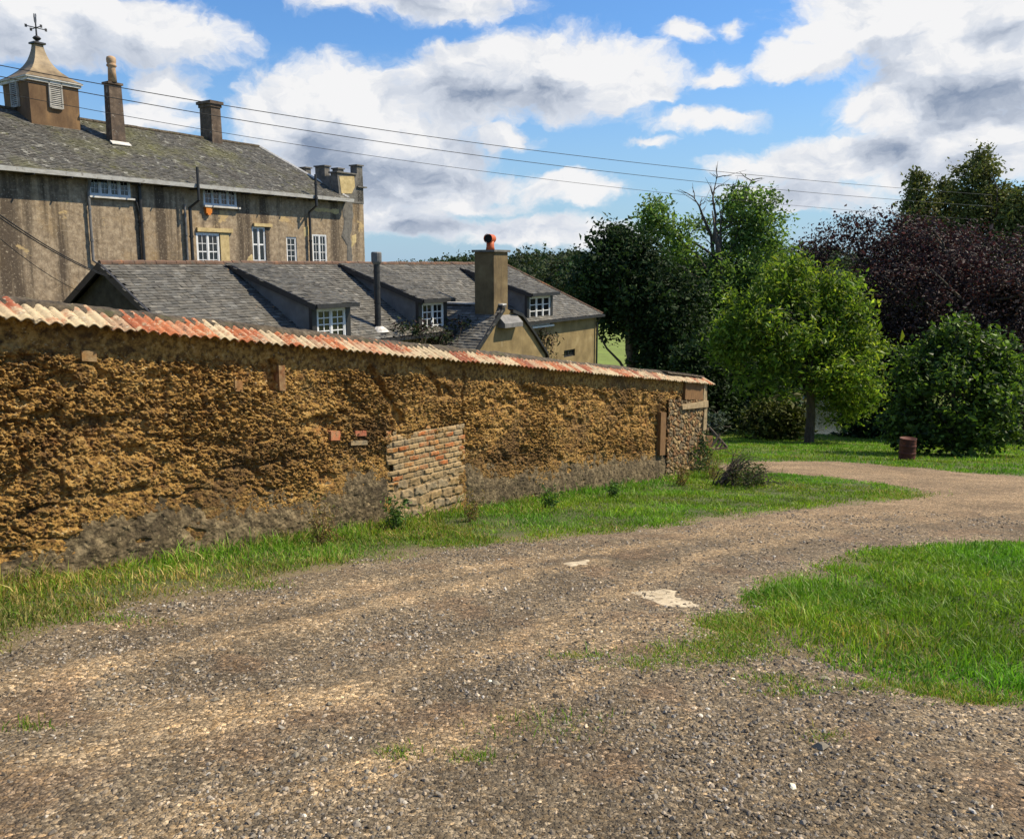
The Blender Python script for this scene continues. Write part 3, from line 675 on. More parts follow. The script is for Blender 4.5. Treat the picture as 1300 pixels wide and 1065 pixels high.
for k in ('l1', 'l2', 'l4'):
    a, b, c, d = W[k]; W[k] = (a, b, c-.25, d)
for k in ('t1', 't2'):
    a, b, c, d = W[k]; W[k] = (a, b, c, min(d, EZ-.17))
mb = MB()
wall_holes(mb, XL, XR-.5, 0, EZ-.02, 0, list(W.values()))
mb.add([(XL, 0, 0), (XL, 8, 0), (XL, 8, EZ-.02), (XL, 0, EZ-.02)], [(0, 1, 2, 3)]); mb.add([(XL, 8, 0), (XT, 8, 0), (XT, 8, EZ-.02), (XL, 8, EZ-.02)], [(0, 1, 2, 3)])
mb.add([(XL, 0, EZ-.02), (XL, 8, EZ-.02), (XL, 4, EZ+RISE-.05)], [(0, 1, 2)])
# corner block, built up slightly proud of the long wall
z_par = hw(445, 219)[1]
mb.frustum([(XR-.5, -.003, 0), (XT, -.003, 0), (XT, 8, 0), (XR-.5, 8, 0)], [(XR-.5, -.003, EZ+.02), (XT-.04, -.003, EZ+.02), (XT-.04, 8, EZ+.02), (XR-.5, 8, EZ+.02)])
mb.build('wall', mat['stucco'], house)
# window fittings
window(house, *W['t1'], .0, 4, 3, 2, 'bluegrey', .06, .016); window(house, *W['t2'], .0, 4, 3, 2, 'bluegrey', .06, .016)
a, b, c, d = W['l1']; window(house, a, b, c, d, .005, 2, 5, 2, 'white', .06, transom=3)
window(house, *W['l2'], .03, 2, 3, 1, 'white', .05, .03, transom=2)
window(house, *W['l3'], .03, 1, 4, 2, 'white', .05); window(house, *W['l4'], .005, 2, 5, 2, 'white', .05)
for (x0, y0, x1, y1) in ((249, 290, 294, 295), (321, 284, 344, 288)):
    r = wrect(x0, y0, x1, y1); mb = MB(); mb.box(r[0], r[1], -.09, -.002, r[2], r[3]); mb.build('lintel', mat['stucco_patch'], house)
r = wrect(280, 297, 291, 345); mb = MB(); mb.box(r[0], r[1], -.03, -.002, r[2], r[3]); mb.build('blocked_window', mat['stucco_patch'], house)
def blob_patch(name, m, poly, off, seed):
    """thin plaster patch with a ragged outline, standing on the wall plane"""
    P = np.array([hw(*p) for p in poly]); xs = np.arange(P[:, 0].min()-.1, P[:, 0].max()+.1, .03); zs = np.arange(P[:, 1].min()-.1, P[:, 1].max()+.1, .03)
    X, Z_ = np.meshgrid(xs, zs, indexing='ij'); sd = sdist(P, X, Z_)+.07*fbm(X*4, Z_*4, seed, 3)
    y = -off*sstep(-.03, .05, sd)+.006; k = (sd > -.03).ravel(); F_ = grid_faces(len(xs), len(zs)); F_ = F_[k[F_].all(1)]
    if not len(F_): return
    u, inv = np.unique(F_, return_inverse=True)
    mesh_np(name, np.stack([X, y, Z_], -1).reshape(-1, 3)[u], [inv.reshape(-1, 4)], m, house, smooth=True)
blob_patch('cement_repair', mat['cement'], [(436, 250), (446, 250), (449, 275), (445, 300), (448, 325), (447, 335), (442, 335), (440, 312), (433, 300), (437, 285), (435, 265)], .03, 3)
blob_patch('plaster_patch', mat['stucco_patch'], [(446, 300), (452, 297), (453, 308), (446, 314)], .024, 5)
blob_patch('plaster_patch', mat['stucco_patch'], [(386, 290), (391, 287), (392, 299), (387, 300)], .024, 6)
blob_patch('plaster_patch', mat['stucco_patch'], [(396, 264), (430, 266), (431, 272), (415, 270), (400, 268)], .02, 7)
blob_patch('plaster_patch', mat['stucco_patch'], [(314, 330), (320, 322), (322, 340), (314, 342)], .024, 8)
# roof
hyp = math.hypot(RUN+OV, RSL*(RUN+OV)); ez0 = EZ-RSL*OV+.03
ev = np.array([0, RUN+OV, RSL*(RUN+OV)])/hyp
xe = XR+.06
tone_h = lambda a, b: .085
roof = slates('roof', mat['slate'], house, (XL-.2, -OV, ez0), (1, 0, 0), ev, [(0, 0), (xe-XL+.2, 0), (xr_end-XL+.2, hyp), (0, hyp)], tone_h, .2, .13, 3)
under('roof_boarding', [(XL-.2, -OV, ez0), (xe, -OV, ez0), (xr_end, RUN, ez0+RSL*(RUN+OV)), (XL-.2, RUN, ez0+RSL*(RUN+OV))], mat['slate'], house)['label'] = 'boarding under the slates'
zb = ez0+RSL*(RUN+OV)
mb = MB(); mb.add([(XL-.2, 8.3, ez0), (xe, 8.3, ez0), (xr_end, RUN, zb-.01), (XL-.2, RUN, zb-.01)], [(3, 2, 1, 0)]); mb.add([(xe+.01, -OV, ez0-.015), (xe+.01, 8.3, ez0-.015), (xr_end+.01, RUN, zb-.015)], [(0, 1, 2)])
mb.build('rear_slope', mat['slate'], house)
mb = MB()
for i in range(46):
    x0 = XL-.2+i*(xr_end-XL+.2)/46; x1 = x0+(xr_end-XL+.2)/46-.012
    mb.tube([(x0, RUN, zb+.005+R_.uniform(0, .012)), (x1, RUN, zb+.005+R_.uniform(0, .012))], .085, 8)
mb.build('ridge_tiles', mat['mortar_ridge'], house)
mb = MB(); mb.tube([(xr_end, RUN, zb+.02), (xe-.05, -OV+.1, ez0+.05)], .075, 6); mb.build('hip_flashing', mat['gutter'], house)
mb = MB()
mb.frustum([(XL-.2, -OV-.12, ez0-.14), (xe+.05, -OV-.12, ez0-.14), (xe+.05, -OV+.03, ez0-.14), (XL-.2, -OV+.03, ez0-.14)], [(XL-.2, -OV-.15, ez0-.002), (xe+.05, -OV-.15, ez0-.002), (xe+.05, -OV+.03, ez0-.002), (XL-.2, -OV+.03, ez0-.002)])
g0 = mb.build('gutter', mat['gutter'], house)
for i in range(20):
    x0 = XL+.4+i*1.15
    if x0 < xe: mb = MB(); mb.box(x0, x0+.035, -OV-.17, 0, ez0-.19, ez0-.145); mb.build('gutter_bracket', mat['black'], house)
mb = MB(); mb.box(XL-.1, xe-.02, -OV+.05, .1, ez0-.13, ez0-.1); mb.build('soffit', mat['cheek'], house)
# pipes
def pipe(pts, r, m, name='downpipe'):
    mb = MB(); mb.tube(pts, r, 8)
    for p, q in zip(pts[:-1], pts[1:]):
        if abs(p[2]-q[2]) > 1.2:
            for t in (.25, .7): mb.tube([tuple(np.array(p)*(1-t)+np.array(q)*t+np.array([0, 0, -.04])), tuple(np.array(p)*(1-t)+np.array(q)*t+np.array([0, 0, .04]))], r*1.35, 8)
    return mb.build(name, mat[m], house, smooth=False)
def hp(px, py, Y=-.1): p = HF.hit(px, py, Y); return (p[0], Y, p[2])
p1 = hp(112, 243); p2 = hp(118.5, 331)
pipe([(p1[0], -.3, EZ-.25), (p1[0], -.1, p1[2]), (p1[0], -.1, p2[2]), (p1[0]+.35, -.1, p2[2]-.25)], .045, 'greypipe')
p1 = hp(172, 250); p2 = hp(179, 273); p3 = hp(183, 300)
pipe([(p2[0], -.3, EZ-.25), (p2[0], -.1, EZ-.4), (p2[0], -.1, p3[2]-3)], .06, 'black')
pipe([(p1[0], -.06, p1[2]), (p2[0]-.03, -.1, p2[2])], .03, 'black')
p1 = hp(240, 270); pipe([(p1[0], -.16, EZ-1), (p1[0], -.16, p1[2]-4)], .06, 'black'); pipe([(p1[0], -.16, EZ-1.01), (p1[0]+.12, -.55, EZ-.75), (p1[0]+.12, -.55, EZ+.42)], .05, 'black', 'vent_pipe')
p1 = hp(235, 270); pipe([(p1[0], -.1, EZ-.9), (p1[0], -.1, p1[2]-4)], .04, 'greypipe')
p1 = hp(393, 270, -.12); pipe([(p1[0], -.12, p1[2]-4), (p1[0], -.12, EZ-.85), (p1[0], -.55, EZ-.6), (p1[0], -.55, EZ+.68)], .055, 'black', 'vent_pipe')
p1 = hp(261.5, 266); mb = MB(); mb.frustum([(p1[0], -.12, p1[2]-.14), (p1[0]+.24, -.12, p1[2]-.14), (p1[0]+.24, -.002, p1[2]-.14), (p1[0], -.002, p1[2]-.14)], [(p1[0]-.02, -.14, p1[2]+.12), (p1[0]+.26, -.14, p1[2]+.12), (p1[0]+.26, -.002, p1[2]+.12), (p1[0]-.02, -.002, p1[2]+.12)])
mb.box(p1[0]+.06, p1[0]+.18, -.13, -.003, p1[2]-.2, p1[2]-.142); mb.build('alarm_box', mat['orangebox'], house)
# roof surface meeting for chimneys and cupola
def roof_hit(px, py): return HF.hit(px, py, -OV, RSL, ez0)
def stack(name, pxl, pxc, pxr, ytop, ybot, m, capy, cap=.05, parent=None, mk=None):
    """chimney whose near corner stands at pxc; left face to pxl, front face to pxr"""
    c = roof_hit(pxc, ybot); Yf = c[1]
    xr = HF.hit(pxr, (ytop+ybot)/2, Yf)[0]; zt = HF.hit(pxc, ytop, Yf)[2]
    lo, hi = Yf, Yf+6
    for _ in range(40):
        mid = (lo+hi)/2; q = HF.wld((c[0], mid, zt)); q = proj(*q)[0]
        if q > pxl: lo = mid
        else: hi = mid
    Yb = min(lo, Yf+1.5)
    return c[0], xr, Yf, Yb, c[2], zt
x0, x1, y0, y1, zb_, zt = stack('c', 130, 143, 158, 107, 183, None, 0)
mb = MB(); zs0 = EZ+RSL*y0-.3
mb.frustum([(x0, y0, zs0), (x1, y0, zs0), (x1, y1, zs0), (x0, y1, zs0)], [(x0+.03, y0+.03, zt), (x1-.03, y0+.03, zt), (x1-.03, y1-.03, zt), (x0+.03, y1-.03, zt)])
mb.box(x0-.02, x1+.02, y0-.02, y1+.02, zt+.002, zt+.08)
ch = mb.build('chimney', mat['chimbrick'], house)
mb = MB(); mb.lathe([(.15, 0), (.13, .48), (.13, .52), (.17, .55), (.17, .6), (.14, .63), (.16, .68), (.165, .78), (.15, .86), (.08, .9)], ((x0+x1)/2-.05, (y0+y1)/2-.1, zt+.08), 14); mb.build('chimney_pot', mat['potclay'], ch, smooth=True)
mb = MB(); mb.frustum([(x0-.1, y0-.16, zb_-.02), (x1+.1, y0-.16, zb_-.02), (x1+.1, y0-.003, zb_+.06), (x0-.1, y0-.003, zb_+.06)], [(x0-.1, y0-.16, zb_+.01), (x1+.1, y0-.16, zb_+.01), (x1+.1, y0-.003, zb_+.12), (x0-.1, y0-.003, zb_+.12)]); mb.build('flashing', mat['gutter'], ch)
x0, x1, y0, y1, zb_, zt = stack('c', 252, 270, 281.5, 128, 182, None, 0)
mb = MB(); zs0 = EZ+RSL*y0-.4
mb.frustum([(x0, y0, zs0), (x1, y0, zs0), (x1, y1, zs0), (x0, y1, zs0)], [(x0+.02, y0+.02, zt-.25), (x1-.02, y0+.02, zt-.25), (x1-.02, y1-.02, zt-.25), (x0+.02, y1-.02, zt-.25)])
mb.box(x0-.02, x1+.02, y0-.02, y1+.02, zt-.248, zt-.12); mb.box(x0-.08, x1+.08, y0-.08, y1+.08, zt-.118, zt)
ch = mb.build('chimney', mat['chimbrick'], house)
# cupola
c = roof_hit(41, 157); Yf = c[1]; xa = c[0]; xb = HF.hit(98, 130, Yf)[0]; zt = HF.hit(37, 102, Yf)[2]; wd = xb-xa; Yb = Yf+wd
mb = MB(); t_ = .05; zc0 = EZ+RSL*Yf-.5
mb.frustum([(xa-.02, Yf-.02, zc0), (xb+.02, Yf-.02, zc0), (xb+.02, Yb+.02, zc0), (xa-.02, Yb+.02, zc0)], [(xa-t_, Yf-t_, zt), (xb+t_, Yf-t_, zt), (xb+t_, Yb+t_, zt), (xa-t_, Yb+t_, zt)])
cup = mb.build('cupola', mat['cupola'], house)
zl0 = HF.hit(70, 137, Yf)[2]; zl1 = HF.hit(70, 106, Yf)[2]; lw = .37
xm = HF.hit(69, 120, Yf)[0]
def louvre(cx, cy, along):
    mb = MB(); h = (zl1-zl0); n = 13
    def bx(a0, a1, d0, d1, z0, z1):
        if along == 'x': mb.box(cx+a0, cx+a1, cy+d0, cy+d1, z0, z1)
        else: mb.box(cx+d0, cx+d1, cy+a0, cy+a1, z0, z1)
    bx(-lw/2-.05, -lw/2, -.09, -.0, zl0-.03, zl1+.03); bx(lw/2, lw/2+.05, -.09, -.0, zl0-.03, zl1+.03); bx(-lw/2, lw/2, -.1, -.0, zl0-.05, zl0)
    for i in range(n):
        z = zl0+.01+i*h/n
        if along == 'x': mb.add([(cx-lw/2, cy-.085, z), (cx+lw/2, cy-.085, z), (cx+lw/2, cy-.05, z+.055), (cx-lw/2, cy-.05, z+.055)], [(0, 1, 2, 3)])
        else: mb.add([(cx-.085, cy-lw/2, z), (cx-.085, cy+lw/2, z), (cx-.05, cy+lw/2, z+.055), (cx-.05, cy-lw/2, z+.055)], [(3, 2, 1, 0)])
    return mb.build('louvre', mat['louvre'], cup)
louvre(xm, Yf-.03, 'x'); louvre(xa-.03, Yf+wd*.52, 'y')
mb = MB(); mb.box(xa-.12, xb+.12, Yf-.12, Yb+.12, zt+.002, zt+.1); mb.box(xa-.17, xb+.17, Yf-.17, Yb+.17, zt+.102, zt+.15); mb.build('cornice', mat['gutter'], cup)
ccx, ccy = (xa+xb)/2, (Yf+Yb)/2
za = HF.hit(43, 56, ccy)[2]; H_ = za-zt-.15; half = wd/2+.18
prof = [(half*np.interp(q, (0, .06, .14, .29, .43, .57, .72, .86, 1), (1, .86, .71, .5, .36, .265, .2, .155, .13)), zt+.15+H_*q) for q in np.linspace(0, 1, 18)]
mb = MB()
vs = []; fs = []
for r, z in prof: vs += [(ccx-r, ccy-r, z), (ccx+r, ccy-r, z), (ccx+r, ccy+r, z), (ccx-r, ccy+r, z)]
for i in range(len(prof)-1):
    for j in range(4): fs.append((i*4+j, i*4+(j+1) % 4, i*4+4+(j+1) % 4, i*4+4+j))
mb.add(vs, fs+[(len(vs)-4, len(vs)-3, len(vs)-2, len(vs)-1)]); mb.build('cupola_roof', mat['lead'], cup)
mb = MB(); mb.box(ccx-.2, ccx+.2, ccy-.2, ccy+.2, za+.002, za+.06)
mb.lathe([(.13, .06), (.07, .09), (.05, .13), (.1, .16), (.14, .21), (.1, .26), (.03, .3), (.02, .85), (.0, .87)], (ccx, ccy, za), 12)
zv = za+.56
mb.tube([(ccx-.32, ccy, zv), (ccx+.32, ccy, zv)], .016, 6); mb.tube([(ccx, ccy-.32, zv), (ccx, ccy+.32, zv)], .016, 6)
for dx, dy in ((-.34, 0), (.34, 0), (0, -.34), (0, .34)): mb.box(ccx+dx-.035, ccx+dx+.035, ccy+dy-.012, ccy+dy+.012, zv-.05, zv+.05)
# cockerel: body, tail, head as a thick cut-out
ol = [(-.26, .0), (-.3, .16), (-.24, .3), (-.12, .32), (-.1, .2), (.02, .16), (.1, .26), (.12, .4), (.2, .42), (.26, .34), (.2, .3), (.2, .14), (.1, .0), (.02, -.06), (-.1, -.05)]
zb2 = za+.72; n = len(ol)
mb.add([(ccx+x*.55, ccy-.02+x*.75, zb2+z*.85) for x, z in ol]+[(ccx+x*.55, ccy+.02+x*.75, zb2+z*.85) for x, z in ol], [tuple(range(n)), tuple(reversed(range(n, 2*n)))]+[(i, i+n, (i+1) % n+n, (i+1) % n) for i in range(n)])
mb.build('weather_vane', mat['black'], cup)
# battlements: front return and the parapet running back along the roof end
xpl = HF.hit(428.5, 230, 0)[0]; zp = HF.hit(440, 221, 0)[2]
mb = MB(); mb.frustum([(xpl+.1, -.02, EZ-.3), (XT-.02, -.02, EZ-.3), (XT-.02, .4, EZ-.3), (xpl+.1, .4, EZ-.3)], [(xpl-.03, -.02, zp), (XT-.05, -.02, zp), (XT-.05, .4, zp), (xpl-.03, .4, zp)])
mb.box(xpl-.03, xpl+.3, .4, 5.2, EZ, zp-.1); mb.box(XT-.38, XT-.05, .4, 6, EZ+.02, zp-.1)
par = mb.build('parapet', mat['cement'], house)
mb = MB(); pf = [hw(430, 224), hw(449, 224), hw(450, 237), hw(446, 246), hw(433, 246)]
xs_ = [p[0] for p in pf]; mb.add([(p[0], -.035, p[1]) for p in pf]+[(p[0], -.019, p[1]) for p in pf], [(0, 4, 3, 2, 1)]+[(i, (i+1) % 5, (i+1) % 5+5, i+5) for i in range(5)]); mb.build('plaster_face', mat['stucco_patch'], par)
mb = MB(); mb.box(xpl-.1, XT-.48, -.08, .46, zp+.002, zp+.06); mb.build('coping_slab', mat['cement'], par)
def merlon(x0, x1, y0, y1, z0, h):
    mb = MB(); mb.box(x0, x1, y0, y1, z0, z0+h); mb.box(x0-.05, x1+.05, y0-.05, y1+.05, z0+h+.001, z0+h+.055); mb.build('merlon', mat['cement'], par)
for k in range(4): merlon(xpl-.02, xpl+.29, .75+k*1.2, 1.35+k*1.2, zp-.098, .42)
merlon(XT-.42, XT-.06, -.02, .38, EZ-.2, zp-EZ+.62)
merlon(xpl+.55, xpl+.9, .5, .85, zp-.3, .55)
mb = MB(); q = HF.hit(453, 237, -.05); mb.box(XT-.45, XT+.14, -.1, .45, q[2]-.03, q[2]+.03); mb.build('string_course', mat['cement'], par)

# ------------------------------------------------------------------ the cottage
CE = at(730, 398, 33); CG = -6.2
CF = Frame(CE, BDEG, CG)
cot = empty('cottage', tuple(CF.o), CF.rz)
tag(cot, 'low slate roofed cottage with white dormer windows behind the tiled earth wall', 'cottage')
cez = CE[2]-CG; CRUN, CRISE, COV = 3.4, 2.0, .22
csl = CRISE/CRUN
XA = CF.hit(131, 334, CRUN)[0]; XB = CF.hit(757, 400, 0)[0]; xrB = CF.hit(640, 340, CRUN)[0]
cz0 = cez-csl*COV; chyp = math.hypot(CRUN+COV, csl*(CRUN+COV)); cev = np.array([0, CRUN+COV, csl*(CRUN+COV)])/chyp; crz = cez+CRISE
def cw(px, py, Y=0.): p = CF.hit(px, py, Y); return p[0], p[2]
def crect(x0, y0, x1, y1, Y=0.):
    m_ = (x0+x1)/2; return cw(x0, (y0+y1)/2, Y)[0], cw(x1, (y0+y1)/2, Y)[0], cw(m_, y1, Y)[1], cw(m_, y0, Y)[1]
DW = [crect(402, 391, 439, 432), crect(535.5, 384, 563, 425), crect(672, 376, 698.5, 413)]
D = []
for (x0, x1, z0, z1) in DW: D.append((x0-.14, x1+.14, z0, z1))
small = crect(716, 444, 730, 453)
mb = MB()
wall_holes(mb, XA+.1, XB, 0, cez-.06, 0, [(d[0]+.14, d[1]-.14, d[2], cez-.06) for d in D if d[2] < cez-.1]+[small], .16)
mb.add([(XB, 0, 0), (XB, 6.8, 0), (XB, 6.8, cez-.06), (XB, 0, cez-.06)], [(0, 1, 2, 3)]); mb.add([(XA+.1, 6.8, 0), (XB, 6.8, 0), (XB, 6.8, cez-.06), (XA+.1, 6.8, cez-.06)], [(0, 1, 2, 3)])
mb.build('wall', mat['cotwall'], cot)
mb = MB(); xg = XA+.1
mb.add([(xg, 0, 0), (xg, 6.8, 0), (xg, 6.8, cez-.06), (xg, 3.4, crz-.1), (xg, 0, cez-.06)], [(0, 1, 2, 3, 4)]); mb.build('gable_wall', mat['shadewall'], cot)
mb = MB()
for sgn in (-1, 1):
    yb = 3.4+sgn*(3.4+COV)
    mb.frustum([(XA-.14, yb, cz0-.16), (XA-.08, yb, cz0-.16), (XA-.08, 3.4, crz-.17), (XA-.14, 3.4, crz-.17)][::sgn], [(XA-.14, yb, cz0+.04), (XA-.08, yb, cz0+.04), (XA-.08, 3.4, crz+.03), (XA-.14, 3.4, crz+.03)][::sgn])
mb.build('bargeboard', mat['black'], cot)
tone_c = lambda a, b: .105
slates('roof', mat['slate2'], cot, (XA-.1, -COV, cz0), (1, 0, 0), cev, [(0, 0), (XB+.22-XA+.1, 0), (xrB-XA+.1, chyp), (0, chyp)], tone_c, .2, .125, 5)
under('roof_boarding', [(XA-.1, -COV, cz0), (XB+.22, -COV, cz0), (xrB, CRUN, crz), (XA-.1, CRUN, crz)], mat['slate2'], cot)
mb = MB(); mb.add([(XA-.1, 6.8+COV, cz0), (XB+.22, 6.8+COV, cz0), (xrB, CRUN, crz-.01), (XA-.1, CRUN, crz-.01)], [(3, 2, 1, 0)]); mb.add([(XB+.23, -COV, cz0-.01), (XB+.23, 6.8+COV, cz0-.01), (xrB+.01, CRUN, crz-.02)], [(0, 1, 2)]); mb.build('rear_slope', mat['slate2'], cot)
mb = MB(); n = 60
for i in range(n):
    x0 = XA-.1+i*(xrB-XA+.1)/n; x1 = x0+(xrB-XA+.1)/n-.012; mb.tube([(x0, CRUN, crz+.0+R_.uniform(0, .02)), (x1, CRUN, crz+.0+R_.uniform(0, .02))], .075, 7)
for i in range(16):
    f0, f1 = i/16, (i+.95)/16; p = lambda f: (xrB+(XB+.2-xrB)*f, CRUN-(CRUN+COV)*f, crz+(cz0-crz)*f+.02)
    mb.tube([p(f0), p(f1)], .06, 6)
mb.build('ridge_tiles', mat['ridge'], cot)
mb = MB(); mb.box(XA, XB+.24, -COV-.09, -COV+.02, cz0-.1, cz0-.012)
gx = XB-.06; mb.tube([(gx, -COV-.02, cz0-.1), (gx, -.08, cz0-.35), (gx, -.08, 0)], .04, 8); mb.build('gutter', mat['black'], cot)
window(cot, *small, .05, 2, 1, 2, 'black', .03, .02, sill=False)
# catslide dormers
for i, ((x0, x1, z0, z1), (wx0, wx1, wz0, wz1)) in enumerate(zip(D, DW)):
    zt = z1+.16; y_top = CRUN*(.97 if i < 2 else .9); ztop = crz-csl*(CRUN-y_top)+.03
    dsl = (ztop-zt)/(y_top+.0); ov = .25; hy = math.hypot(y_top+ov, dsl*(y_top+ov)); dev = np.array([0, y_top+ov, dsl*(y_top+ov)])/hy
    ze = zt-dsl*ov
    a0, a1 = x0-.09, x1+.12
    dr = slates('dormer_roof', mat['slate2'], cot, (a0, -ov, ze+.03), (1, 0, 0), dev, [(0, 0), (a1-a0, 0), (a1-a0, hy), (0, hy)], tone_c, .2, .125, 20+i)
    mb = MB(); mb.frustum([(a0, -ov, ze-.03), (a1, -ov, ze-.03), (a1, y_top, ztop-.05), (a0, y_top, ztop-.05)], [(a0, -ov, ze+.03), (a1, -ov, ze+.03), (a1, y_top, ztop+.02), (a0, y_top, ztop+.02)]); mb.build('dormer_deck', mat['black'], dr)
    mb = MB(); mb.box(a0, a1, -ov-.05, -ov-.002, ze-.075, ze+.035); 
    mb.frustum([(a0-.03, -ov, ze-.12), (a0-.002, -ov, ze-.12), (a0-.002, y_top-.3, ztop-.2), (a0-.03, y_top-.3, ztop-.2)], [(a0-.03, -ov, ze+.04), (a0-.002, -ov, ze+.04), (a0-.002, y_top-.3, ztop-.02), (a0-.03, y_top-.3, ztop-.02)])
    mb.box(x0-.03, wx0-.002, -.02, .1, z0-.1, zt-.03); mb.box(wx1+.002, x1+.03, -.02, .1, z0-.1, zt-.03); mb.box(x0, x1, -.015, .09, z1+.002, zt-.032)
    mb.build('dormer_frame', mat['black'], dr)
    mb = MB()
    for xx in (x0, x1-.04):
        yy = (zt-cez)/(csl-dsl) if csl > dsl else y_top
        mb.add([(xx, .1, cez-.1), (xx, .1, zt-.03), (xx, min(yy, y_top), cez+csl*min(yy, y_top)-.03), (xx+.04, .1, cez-.1), (xx+.04, .1, zt-.03), (xx+.04, min(yy, y_top), cez+csl*min(yy, y_top)-.03)], [(0, 1, 2), (5, 4, 3), (0, 3, 4, 1), (1, 4, 5, 2)])
    mb.build('dormer_cheek', mat['cheek'], dr)
    window(dr, wx0, wx1, wz0, wz1, .0, 2, 4 if i else 4, 2, 'white', .05, .025) if False else None
    wo = window(cot, wx0, wx1, wz0, wz1, .0, 2 if i != 2 else 3, 4, 2 if i != 2 else 1, 'white', .055, .028)
# stove flue
q = CF.hit(480, 416, .25); qt = CF.hit(480, 336, .25); qc = CF.hit(480, 320, .25)
mb = MB(); mb.tube([(q[0], .25, q[2]-.5), (q[0], .25, qt[2])], .09, 12); 
for z in np.linspace(q[2]+.3, qt[2]-.2, 4): mb.tube([(q[0], .25, z-.03), (q[0], .25, z+.03)], .098, 12)
fl = mb.build('stove_flue', mat['black'], cot)
mb = MB(); mb.lathe([(.09, 0), (.14, .06), (.15, .1), (.15, qc[2]-qt[2]-.03), (.13, qc[2]-qt[2])], (q[0], .25, qt[2]), 14); mb.build('flue_cowl', mat['greypipe'], fl)
mb = MB(); mb.lathe([(.3, 0), (.2, .1), (.1, .16)], (q[0], .2, q[2]-.12), 12); mb.build('flue_collar', mat['gutter'], fl)
# front wing with the tall chimney
WY = -1.3
ap = CF.hit(636, 389, WY); lf = CF.hit(604, 438, WY); rt = CF.hit(693, 449, WY); r1 = CF.hit(661, 402, WY)
zlow = lf[2]-.8; xlow = lf[0]-(ap[0]-lf[0])/(ap[2]-lf[2])*.8
zrl = rt[2]-.8; xrl = rt[0]+.25
prof = [(xlow+.08, WY, 0), (xrl, WY, 0), (xrl, WY, zrl), (rt[0]-.05, WY, rt[2]-.03), ((rt[0]+r1[0])/2-.02, WY, (rt[2]+r1[2])/2+.03), (r1[0], WY, r1[2]-.02), (ap[0]+.15, WY, ap[2]-.02), (ap[0], WY, ap[2]-.03), (xlow+.08, WY, zlow)]
mb = MB(); mb.add(prof, [tuple(range(len(prof)))]); mb.add([(xrl, WY, 0), (xrl, 0, 0), (xrl, 0, zrl), (xrl, WY, zrl)], [(0, 1, 2, 3)])
wing = mb.build('wing', mat['cotwall'], cot)
# left slope of the wing
e0 = np.array([xlow, WY-.14, zlow]); e1 = np.array([ap[0], WY-.14, ap[2]+.02]); evw = (e1-e0); lw_ = np.linalg.norm(evw); evw = evw/lw_
slates('wing_roof', mat['slate2'], wing, e0, (0, 1, 0), evw, [(0, 0), (3.4, 0), (2.6, lw_), (0, lw_)], lambda a, b: .13, .2, .125, 41)
mb = MB(); mb.frustum([(xlow, WY-.12, zlow-.06), (ap[0], WY-.12, ap[2]-.05), (ap[0], 2.2, ap[2]-.05), (xlow, 2.2, zlow-.06)], [(xlow, WY-.12, zlow-.01), (ap[0], WY-.12, ap[2]+.005), (ap[0], 2.2, ap[2]+.005), (xlow, 2.2, zlow-.01)])
mb.frustum([(xlow-.02, WY-.17, zlow-.16), (ap[0], WY-.17, ap[2]-.13), (ap[0], WY-.125, ap[2]-.13), (xlow-.02, WY-.125, zlow-.16)], [(xlow-.02, WY-.17, zlow+.03), (ap[0], WY-.17, ap[2]+.05), (ap[0], WY-.125, ap[2]+.05), (xlow-.02, WY-.125, zlow+.03)])
rs = CF.hit(648, 395, WY); pr = [(rs[0]+.02, rs[2]), (r1[0], r1[2]+.05), ((rt[0]+r1[0])/2, (rt[2]+r1[2])/2+.05), (rt[0], rt[2]), (xrl+.05, zrl-.05)]
for (xa_, za_), (xb_, zb_) in zip(pr[:-1], pr[1:]):
    mb.frustum([(xa_, WY-.1, za_-.05), (xb_, WY-.1, zb_-.05), (xb_, -.02, zb_-.05), (xa_, -.02, za_-.05)], [(xa_, WY-.1, za_+.06), (xb_, WY-.1, zb_+.06), (xb_, -.02, zb_+.06), (xa_, -.02, za_+.06)])
mb.build('wing_verge', mat['black'], wing)
mb = MB(); mb.box(ap[0]-.12, ap[0]+.1, WY-.15, .9, ap[2]+.035, ap[2]+.09); mb.build('wing_ridge', mat['gutter'], wing)
CY0 = WY+.02
cc_ = CF.hit(627, 360, CY0); cr = CF.hit(644.5, 360, CY0); ztc = CF.hit(627, 320, CY0)[2]
lo, hi = CY0, CY0+4
for _ in range(40):
    mid = (lo+hi)/2; q = proj(*CF.wld((cc_[0], mid, ztc)))[0]
    if q > 602.5: lo = mid
    else: hi = mid
CY1 = lo; zbc = CF.hit(640, 400, CY0)[2]-1.4
mb = MB(); mb.box(cc_[0], cr[0], CY0, CY1, zbc, ztc)
chm = mb.build('chimney', mat['cotchim'], cot)
mb = MB(); mb.box(cc_[0]-.07, cr[0]+.07, CY0-.07, CY1+.07, ztc+.002, ztc+.07); mb.build('chimney_cap', mat['cement'], chm)
px_, py_ = cc_[0]+.35, (CY0+CY1)/2
zo = ztc+.07
mb = MB(); mb.lathe([(.15, 0), (.13, .1), (.125, .28)], (px_, py_, zo), 16)
mb.tube([(px_-.18, py_-.045, zo+.36), (px_+.18, py_+.045, zo+.36)], .14, 16, caps=False); mb.tube([(px_-.21, py_-.05, zo+.36), (px_-.15, py_-.04, zo+.36)], .155, 16, caps=False)
mb.build('chimney_pot', mat['orange'], chm, smooth=True)
mb = MB(); mb.tube([(px_-.16, py_-.042, zo+.36), (px_-.14, py_-.038, zo+.36)], .138, 16); mb.build('pot_opening', mat['pot_dark'], chm)
